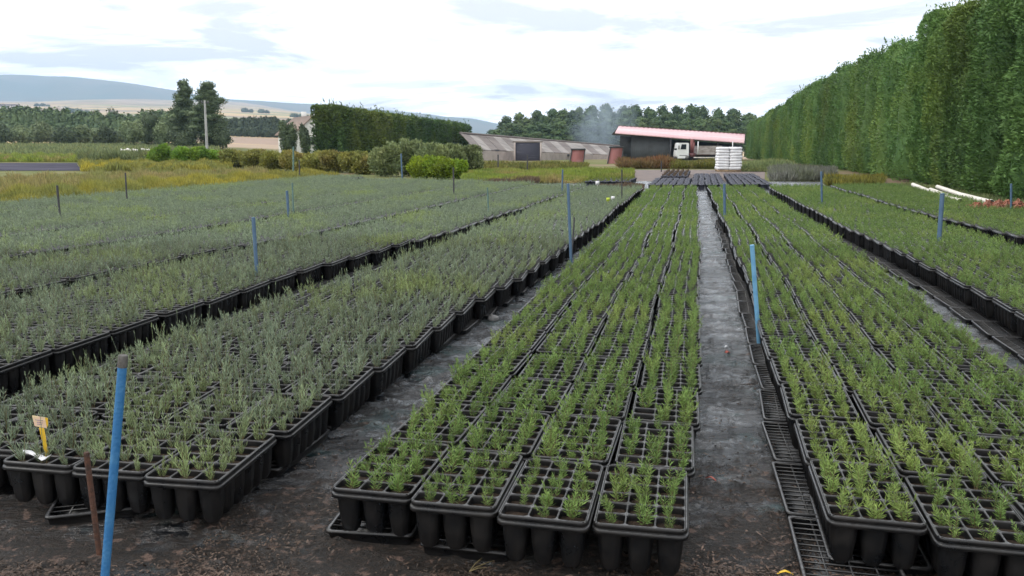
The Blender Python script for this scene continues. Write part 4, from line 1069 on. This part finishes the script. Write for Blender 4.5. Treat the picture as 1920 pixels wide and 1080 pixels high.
for k in range(8):
    for i in (-1, 1):
        for j in (-1, 1):
            o = link_mesh('sack', sk[rng.randrange(4)], root, (i * .335 + rng.uniform(-.02, .02), j * .29, .126 + k * .153)); o.rotation_euler = (0, rng.uniform(-.03, .03), rng.uniform(-.05, .05) + (PI if rng.random() < .5 else 0))

# ------------------------------------------------------------------ open shed with the pink roof
D = 112.0
M_PINK = simple('faded red sheet roof', (0.55, 0.34, 0.36), (0.66, 0.48, 0.49), .5, .7, stretch=(.4, 3, 1), p=(.35, .7))
M_SHEDIN = simple('dark corrugated sheet', (0.060, 0.065, 0.068), (0.045, 0.048, 0.05), 1.5, .7)
M_REDB = simple('dark red steel', (0.14, 0.05, 0.045), None, 2, .6)
o0 = at(1155, D); sroot = empty('open_shed', o0, 0, 'open shed with faded pink roof and dark sheet wall', 'shed')
def S(u, v, dd=0.0): q = P(u, v, D + dd); return Vector((q.x - o0[0], q.y - o0[1], q.z - o0[2]))
fl, fr = S(1153, 249), S(1395.5, 267.5)
tl, tr = S(1160, 236.5, 6), S(1397, 252, 6)
th = Vector((0, 0, -.12))
g = Geo(); nseg = 60
ra = []; rb = []
for k in range(nseg + 1):
    f = k / nseg; a = fl.lerp(fr, f); b = tl.lerp(tr, f); bu = Vector((0, 0, .05 if k % 2 else 0))
    ra.append([tuple(a + bu), tuple(b + bu), tuple(b + th), tuple(a + th)])
g.rings(ra, 0, True, True); g.obj('roof', M_PINK, sroot)
# back slope of the roof, ridge flashing
bl2, br2 = tl + Vector((0, 8, -1.0)), tr + Vector((0, 8, -1.0))
Geo().rings([[tuple(tl + Vector((0, .02, 0))), tuple(tr + Vector((0, .02, 0))), tuple(br2), tuple(bl2)], [tuple(tl + Vector((0, .02, -.12))), tuple(tr + Vector((0, .02, -.12))), tuple(br2 + th), tuple(bl2 + th)]], 0, True, True).obj('back_roof', M_SHEDIN, sroot)
Geo().tube([tl, tr], .09, 6).obj('ridge', M_REDB, sroot)
def zroof(x, dd):
    f = (x - fl.x) / (fr.x - fl.x); return (fl.lerp(fr, f).z - .14) if dd < 1 else (tl.lerp(tr, f).z - .2)
# back wall and left sheet wall
def wall(u0, u1, d0, d1, name, mat, corr=40):
    a = S(u0, 290, d0); b = S(u1, 290, d1); g = Geo(); r = []
    for k in range(corr + 1):
        f = k / corr; p = a.lerp(b, f); n_ = .05 if k % 2 else 0
        zt = zroof(p.x, 0) if max(d0, d1) < 3 else min(zroof(p.x, 0), zroof(p.x, 0)) 
        r.append([(p.x, p.y + n_, -.6), (p.x, p.y + n_, zt), (p.x, p.y + n_ + .06, zt), (p.x, p.y + n_ + .06, -.6)])
    g.rings(r, 0, True, True); return g.obj(name, mat, sroot)
wall(1183, 1256, 1.0, 1.0, 'front_wall', M_SHEDIN)
wall(1162, 1392, 9, 9, 'back_wall', M_SHEDIN, 80)
wall(1183, 1183.5, 1.2, 9, 'side_wall', M_SHEDIN, 4)
for u in (1257, 1300, 1345, 1390):
    p = S(u, 290, .3); Geo().box((p.x, p.y, (zroof(p.x, 0) - .6) / 2), (.18, .18, zroof(p.x, 0) + .6)).obj('post', M_REDB if u == 1300 else M_DARK, sroot)
p = S(1259, 290, -.2)
# ------------------------------------------------------------------ truck
M_TRW = simple('white truck paint', (0.72, 0.73, 0.74), (0.66, 0.67, 0.68), 1.0, .35)
M_GLASS = simple('dark window glass', (0.02, 0.025, 0.03), None, 2, .1)
M_TYRE = simple('tyre', (0.02, 0.02, 0.02), None, 8, .8)
M_BEDP = simple('worn truck body', (0.36, 0.33, 0.32), (0.20, 0.16, 0.15), 1.6, .6, stretch=(1, 1, 3))
D = 110.0; q0 = P(1268, 300.5, D); troot = empty('crane_truck', (q0.x, D, q0.z), 0, 'white cab truck with open load body and red crane under the shed', 'truck')
zg = gz(q0.x, D); px = D / FPX; U = lambda u: (u - 1268) * px; Z = lambda v: (300.5 - v) * px
cw_ = 2.1
def sidebox(pts, y0, y1, name, mat, par=troot): return Geo().prism([(U(u), Z(v)) for u, v in pts][::-1], y0, y1).obj(name, mat, par)
cab = sidebox([(1268, 297), (1268, 288), (1270.5, 270.5), (1272, 268.6), (1289, 268.6), (1290.6, 270), (1290.6, 294), (1286, 294), (1284, 297)], 0, cw_, 'cab', M_TRW)
win = sidebox([(1275, 280.5), (1277, 271.3), (1285.5, 271.3), (1285.5, 280.5)], -.03, .02, 'door_window', M_GLASS)
ws = Geo().rings([[(U(1269.2) - .03, .15, Z(282)), (U(1269.2) - .03, cw_ - .15, Z(282)), (U(1270.9) - .03, cw_ - .15, Z(271.8)), (U(1270.9) - .03, .15, Z(271.8))], [(U(1269.2) + .03, .15, Z(282)), (U(1269.2) + .03, cw_ - .15, Z(282)), (U(1270.9) + .03, cw_ - .15, Z(271.8)), (U(1270.9) + .03, .15, Z(271.8))]], 0, True, True).obj('windscreen', M_GLASS, troot)
sidebox([(1273.5, 292), (1273.5, 291), (1286.5, 291), (1286.5, 292)], -.015, .0, 'door_trim', M_DARK)
Geo().box((U(1271.5), -.25, Z(277)), (.12, .12, .5)).obj('mirror', M_DARK, troot)
Geo().box((U(1269) - .05, cw_ / 2, Z(296)), (.25, cw_, .3)).obj('bumper', M_DARK, troot)
for y_ in (.3, cw_ - .3): Geo().box((U(1268) - .02, y_, Z(292.5)), (.08, .3, .16)).obj('headlight', M_PALE, troot)
Geo().box((U(1318), cw_ / 2, Z(292.5)), (U(1350) - U(1284), .9, .26)).obj('chassis', M_DARK, troot)
sidebox([(1306.5, 290), (1306.5, 274.2), (1352, 274.2), (1352, 290)], 0, .08, 'side_panel', M_BEDP)
sidebox([(1306.5, 290), (1306.5, 274.2), (1352, 274.2), (1352, 290)], cw_ + .1, cw_ + .18, 'side_panel', M_BEDP)
Geo().box((U(1329), cw_ / 2 + .09, Z(290.7)), (U(1352) - U(1306.5), cw_, .09)).obj('load_floor', M_RUST, troot)
Geo().box((U(1307.2), -.05, Z(278)), (.12, .12, Z(266.5) - Z(290))).obj('body_post', M_TRW, troot)
Geo().box((U(1371), -.05, Z(278)), (.12, .12, Z(266.5) - Z(290))).obj('body_post', M_TRW, troot)
sidebox([(1300, 296.5), (1300, 294.5), (1343, 294.5), (1343, 296.5)], -.04, .02, 'side_guard', M_PALE)
M_CRANE = simple('crane red', (0.20, 0.065, 0.06), (0.12, 0.05, 0.05), 2, .6)
g = Geo().box((U(1299), cw_ / 2, (Z(292) + Z(262)) / 2), (.38, .4, Z(262) - Z(292))); g.box((U(1301), cw_ / 2 - .3, (Z(290) + Z(268)) / 2), (.2, .2, Z(268) - Z(290)), ry=.12)
g.box((U(1298), cw_ / 2, Z(291)), (.9, 1.6, .5)); g.obj('crane', M_CRANE, troot)
def wheel(u, y_):
    g = Geo(); r = .46; c = (U(u), y_, r + (zg - q0.z) + .0)
    root = Geo().rings([[(c[0] + rr * math.cos(a), c[1] + yy, c[2] + rr * math.sin(a)) for a in np.linspace(0, 2 * PI, 20, endpoint=False)] for rr, yy in ((r * .6, 0), (r * .95, 0), (r, .05), (r, .22), (r * .95, .27), (r * .6, .27))], 0, True, True).obj('wheel', M_TYRE, troot)
    Geo().rings([[(c[0] + rr * math.cos(a), c[1] + yy, c[2] + rr * math.sin(a)) for a in np.linspace(0, 2 * PI, 16, endpoint=False)] for rr, yy in ((r * .5, .02), (r * .5, -.03), (r * .2, -.06))], 0, True, True).obj('rim', M_GREYP, root)
for u in (1287.5, 1347): wheel(u, .02); wheel(u, cw_ - .3)

# ------------------------------------------------------------------ striped barn
M_BR1 = simple('brown fibre roof', (0.12, 0.10, 0.092), (0.17, 0.145, 0.13), .6, .85)
M_BR2 = simple('pale fibre roof', (0.27, 0.245, 0.225), (0.16, 0.145, 0.135), .5, .85)
M_BW = simple('pale pinkish wall', (0.36, 0.31, 0.285), (0.27, 0.235, 0.22), .8, .85)
M_NET = simple('dark shade net', (0.035, 0.035, 0.05), (0.09, 0.09, 0.12), .8, .8, stretch=(.5, 1, 3), p=(.55, .7))
o1 = at(905, 98); broot = empty('striped_barn', o1, 0, 'long low barn with alternating brown and pale roof stripes', 'barn')
def Bp(u, v, D_): q = P(u, v, D_); return Vector((q.x - o1[0], q.y - o1[1], q.z - o1[2]))
uu = np.linspace(862, 1192, 23); fe = lambda u: (u - 862) / 330
def ridge(u): f = fe(u); return Bp(u, 249 + 27 * f, 108 + 66 * f)
def eave(u): f = fe(u); return Bp(u + 30 - 8 * f, 280.5 + 12 * f, 98 + 60 * f)
pt_ = [0, 1, 0, 0, 1, 0, 1, 1, 0, 1, 0, 1, 0, 1, 1, 0, 1, 0, 1, 0, 1, 0]
g = Geo()
for k in range(22):
    a, b, c, d = ridge(uu[k]), ridge(uu[k + 1]), eave(uu[k + 1]), eave(uu[k])
    dz = Vector((0, 0, -.10)); up_ = Vector((0, 0, .03 * (k % 2)))
    g.rings([[tuple(q + up_) for q in (a, b, c, d)], [tuple(q + dz) for q in (a, b, c, d)]][::-1], pt_[k], True, True)
g.obj('roof', [M_BR1, M_BR2], broot)
g = Geo()
for k in range(22):
    a, b = ridge(uu[k]), ridge(uu[k + 1]); c, d = b + Vector((4, 10, -2.2)), a + Vector((4, 10, -2.2)); dz = Vector((0, 0, -.1)); o_ = Vector((0, .02, 0))
    g.rings([[tuple(q + o_) for q in (a, b, c, d)], [tuple(q + dz + o_) for q in (a, b, c, d)]], pt_[k], True, True)
g.obj('back_roof', [M_BR1, M_BR2], broot)
Geo().tube([ridge(862), ridge(1192)], .14, 6).obj('ridge', M_BR1, broot)
ins = Vector((.15, .5, -.12))
def wseg(u0, u1, name, mat, push=0.0, drop=0.0, zlo=None):
    a, b = eave(u0) + ins, eave(u1) + ins; o = Vector((0, -push, 0)); a += o; b += o; t = Vector((0, .2, 0))
    za_, zb_ = a.z - drop, b.z - drop
    lo = -1.6
    return Geo().rings([[(a.x, a.y, lo), (b.x, b.y, lo), (b.x, b.y, zb_), (a.x, a.y, za_)], [(a.x, a.y + .2, lo), (b.x, b.y + .2, lo), (b.x, b.y + .2, zb_), (a.x, a.y + .2, za_)]], 0, True, True).obj(name, mat, broot)
wseg(862, 1185, 'wall', M_BW)
# gable end
e0, r0 = eave(862), ridge(862); bk = r0 + Vector((4, 10, -2.2))
Geo().rings([[(e0.x + .1, e0.y + .5, -1.6), (e0.x + .1, e0.y + .5, e0.z - .15), (r0.x + .1, r0.y, r0.z - .15), (bk.x, bk.y, bk.z - .15), (bk.x, bk.y, -1.6)], [(e0.x + .3, e0.y + .5, -1.6), (e0.x + .3, e0.y + .5, e0.z - .15), (r0.x + .3, r0.y, r0.z - .15), (bk.x + .2, bk.y, bk.z - .15), (bk.x + .2, bk.y, -1.6)]], 0, True, True).obj('gable_wall', M_BW, broot)
# tall dark netted opening that rises above the eave, framed
Dn = 104.5; n0, n1 = Bp(965, 268, Dn), Bp(1014, 269, Dn)
Geo().box(((n0.x + n1.x) / 2, n0.y, (n0.z - 1.2) / 2 + .05), (n1.x - n0.x, .3, n0.z + 1.2)).obj('netted_opening', M_NET, broot)
Geo().box(((n0.x + n1.x) / 2, n0.y + .05, n0.z + .14), (n1.x - n0.x + .5, .5, .16)).obj('lintel', M_BR1, broot)
for q in (n0, n1): Geo().box((q.x, n0.y - .05, (n0.z - 1.2) / 2 + .05), (.22, .3, n0.z + 1.2)).obj('jamb', M_BW, broot)
for u in (930, 1043, 1062): 
    wp = Bp(u, 283 if u < 1000 else 291, 101 + (u - 900) * .14); Geo().box((wp.x, wp.y - .1, wp.z), (.9, .5, .35)).obj('vent', M_DARK, broot)

# ------------------------------------------------------------------ two red hoppers
M_HOP = simple('faded red hopper', (0.27, 0.105, 0.10), (0.36, 0.20, 0.19), 1.2, .6, p=(.5, .7))
def hopper(ul, ur, tl_, tr_, vt, vb, D_, lab):
    l = P((ul + ur) / 2, vb, D_); root = empty('feed_hopper', (l.x, D_, l.z), 0, lab, 'hopper'); s = D_ / FPX
    h = (vb - vt) * s; wb = (ur - ul) * s / 2; wt = (tr_ - tl_) * s / 2; sh = ((tl_ + tr_) - (ul + ur)) / 2 * s
    Geo().rings([[(-wb, -wb * .8, -.6), (wb, -wb * .8, -.6), (wb, wb * .8, -.6), (-wb, wb * .8, -.6)], [(-wb, -wb * .8, 0), (wb, -wb * .8, 0), (wb, wb * .8, 0), (-wb, wb * .8, 0)], [(sh - wt, -wt * .7, h), (sh + wt, -wt * .7, h), (sh + wt, wt * .7, h), (sh - wt, wt * .7, h)]], 0, True, True).obj('body', M_HOP, root)
    g = Geo()
    for sx in (-1, 1): g.box((sh + sx * (wt + .03), 0, h + .02), (.1, wt * 1.6, .14)); g.box((sh, sx * (wt * .7 + .03), h + .02), (wt * 2 + .16, .1, .14))
    g.obj('rim', M_DARK, root)
    g = Geo()
    for sx in (-1, 1): g.tube([(sx * (wb + .03), -wb * .8, 0), (sh + sx * (wt + .03), -wt * .7, h)], .05, 5)
    g.obj('edge_frame', M_DARK, root)
hopper(1068, 1092, 1072, 1095, 281, 309, 76, 'faded red hopper with pale stain, leftmost and lower of two')
hopper(1138, 1163, 1144, 1166, 277, 310, 72, 'faded red hopper, rightmost and taller of the two before the barn')

# ------------------------------------------------------------------ white pipes, orange net
M_PIPE = simple('white pvc', (0.68, 0.64, 0.58), (0.58, 0.54, 0.48), 3, .5)
plist = [(1692, 346, 1790, 374, 'white plastic pipe nearest the rosemary, foremost of the bundle'), (1712, 345, 1800, 376, 'white plastic pipe second from the front of the bundle'),
         (1745, 350, 1846, 379, 'white plastic pipe in the middle of the bundle'), (1758, 349, 1858, 378, 'white plastic pipe second from the back of the bundle'), (1764, 347, 1872, 376, 'white plastic pipe at the back of the bundle, reaching the net')]
for i, (u0, v0, u1, v1, lab) in enumerate(plist):
    a, b = on(u0, v0, .25 + .0 * i), on(u1, v1, .25)
    a.z = b.z = .16 + .07 * (i % 2); m = (a + b) / 2; m.z -= .03
    base = Vector((a.x, a.y, 0)); root = empty('plastic_pipe', base, 0, lab, 'pipe', 'white plastic pipes in a bundle')
    ds = (b - a).normalized()
    Geo().tube([a - base, m - base, b - base], .062, 12, caps=False).obj('tube', M_PIPE, root, smooth=True)
    Geo().tube([b - base, b - base + ds * .12], [.074, .074], 12, caps=False).obj('socket', M_PIPE, root)
    Geo().tube([b - base + ds * .05, b - base + ds * .052], [.06, .06], 12).obj('bore', M_DARK, root)
# crumpled orange net
rs = np.random.RandomState(31); g = Geo(); c = on(1890, 384, .3)
nn_ = 34; V = []
for i in range(nn_):
    for j in range(nn_):
        a, b = i / (nn_ - 1) * 2 - 1, j / (nn_ - 1) * 2 - 1
        h = .17 * max(0, 1 - (a * a * .75 + b * b)) ** .5 + .06 * math.sin(a * 17 + b * 5) * math.sin(b * 13 - a * 6) + rs.randn() * .018
        V.append((a * .75 + rs.randn() * .015, b * .42 + rs.randn() * .015, max(.01, h + .05)))
V = np.array(V)
for i in range(nn_):
    for j in range(nn_ - 1):
        if rs.rand() < .93: g.tube([V[i * nn_ + j], V[i * nn_ + j + 1]], .010, 3, 0, False)
        if rs.rand() < .93: g.tube([V[j * nn_ + i], V[(j + 1) * nn_ + i]], .010, 3, 0, False)
tag(g.obj('safety_net', simple('orange net', (0.34, 0.12, 0.07), (0.26, 0.13, 0.09), 5, .6), loc=(c.x, c.y, 0.12)), 'crumpled orange plastic net lying at the end of the white pipes', 'net')

# ------------------------------------------------------------------ debris on the ground
M_BITS = foliage('bark bits', (0.075, 0.050, 0.036), (0.035, 0.026, 0.020), (0.19, 0.13, 0.10), 5, .6, 0, world=True)
rs = np.random.RandomState(51); n = 26000
u = rs.rand(n) * 2000 - 40; v = 1085 - 420 * rs.rand(n) ** 1.7
C = []
for a, b in zip(u, v):
    q = on(a, b, .018); off = q.x - K * q.y
    pth = .02 < off < .50
    frontz = q.y < 2.75 or (off < -1.3 and q.y < 3.0 and off > -1.8)
    if (pth and b > 560) or frontz or (-1.85 < off < -1.3): C.append((q.x, q.y, .016 + .008 * rs.rand()))
C = np.array(C); n = len(C)
clump = np.sin(C[:, 0] * 5 + 1) * np.sin(C[:, 1] * 6 + C[:, 0] * 3) + rs.randn(n) * .4 > -.1; C = C[clump]; n = len(C)
A = unit(rs.randn(n, 3) * [1, 1, .25]); Sd = unit(np.cross(A, rs.randn(n, 3) * .3 + [0, 0, 1]))
V, F = leaf_quads(C, A, Sd, .010 + .034 * rs.rand(n) ** 3, .004 + .009 * rs.rand(n) ** 2)
tag(Geo().add(V, F).obj('soil_debris', M_BITS), 'bark chips and plant bits scattered on the wet cloth', 'debris', kind='stuff')
g = Geo()
def twig(u, v, seed, scl=1.0):
    rs = np.random.RandomState(seed); q = on(u, v, .02)
    for k in range(7):
        t = rs.uniform(.2, 2.4); ln_ = scl * rs.uniform(.04, .11)
        g.tube([(q.x, q.y, .02), (q.x + ln_ * .5 * math.cos(t), q.y + ln_ * .5 * math.sin(t), .03), (q.x + ln_ * math.cos(t) * 1.05, q.y + ln_ * math.sin(t) + .01, .024)], [.0022, .0016, .0008], 4, 0, False)
twig(880, 1072, 1); 
tag(g.obj('dry_twig', M_STEM), 'small dry branching twig on the cloth before the middle bed', 'twig')
def scrap(u, v, w_, h_, mat, name, lab, rot, cat):
    q = on(u, v, .022); g = Geo(); r = []
    for k in range(5):
        f = k / 4 - .5; r.append([(f * w_, -h_ / 2, .006 * math.cos(f * 5)), (f * w_, h_ / 2, .008 * math.cos(f * 5)), (f * w_, h_ / 2, .008 * math.cos(f * 5) + .002), (f * w_, -h_ / 2, .006 * math.cos(f * 5) + .002)])
    o = g.rings(r, 0, True, True).obj(name, mat, loc=(q.x, q.y, .022)); o.rotation_euler = (0, 0, rot); tag(o, lab, cat)
scrap(1472, 1074, .055, .010, M_YEL, 'yellow_scrap', 'thin yellow plastic scrap on the ground by the right bed', -.1, 'scrap')
M_ORG = simple('red plastic', (0.40, 0.09, 0.06), None, 10, .5)
scrap(1333, 897, .05, .009, M_ORG, 'red_scrap', 'thin red plastic scrap lying on the wet path', -.7, 'scrap')
scrap(1362, 650, .03, .02, M_WHITE, 'white_scrap', 'small white scrap on the wet path', .2, 'scrap')
scrap(1364, 660, .03, .03, M_ORG, 'orange_scrap', 'small orange scrap beside the white one on the path', .4, 'scrap')
# a leaning pale stone in the left path
o = lump('pale_stone', 923, 598, 5, .1, .07, .04, M_GREYP, 'pale muddy lump lying in the left path', 'lump', 44); q = on(925, 600, .01); o.location = q

# ------------------------------------------------------------------ smoke and haze
def smoke():
    m, nt = new_mat('blue smoke'); n = N(nt); tcn = n('ShaderNodeTexCoord').outputs['Object']
    ln = n('ShaderNodeVectorMath', {0: tcn}, operation='LENGTH').outputs['Value']
    fall = n('ShaderNodeMapRange', {0: ln, 1: 1.0, 2: 0.15, 3: 0.0, 4: 1.0}).outputs[0]
    nz_ = n.ramp(n.noise(tcn, 1.8, 4, .6, .8), .38, .66)
    d = n.math('MULTIPLY', n.math('MULTIPLY', fall, nz_), 0.22)
    v = n('ShaderNodeVolumePrincipled', {'Color': (0.62, 0.76, 0.92, 1), 'Density': d, 'Anisotropy': .2})
    n('ShaderNodeOutputMaterial', {1: v.outputs[0]})
    g = Geo(); core_blob(g, (0, 0, 0, 1, 1, 1), f=1.0, seg=16); o = g.obj('smoke', m)
    q = P(1130, 236, 200); o.location = q; o.scale = (9.5, 7, 9.0); o.rotation_euler = (0, -.35, 0)
    tag(o, 'thin blue smoke drifting up before the pine wood', 'smoke', kind='stuff')
smoke()
def haze():
    m, nt = new_mat('haze air'); n = N(nt)
    v = n('ShaderNodeVolumePrincipled', {'Color': (0.52, 0.73, 1.0, 1), 'Density': 0.00020, 'Anisotropy': 0.1})
    n('ShaderNodeOutputMaterial', {1: v.outputs[0]})
    tag(Geo().box((0, 2650, 200), (14600, 5500, 420)).obj('haze', m), 'pale blue distance haze', 'haze', kind='stuff')
haze()
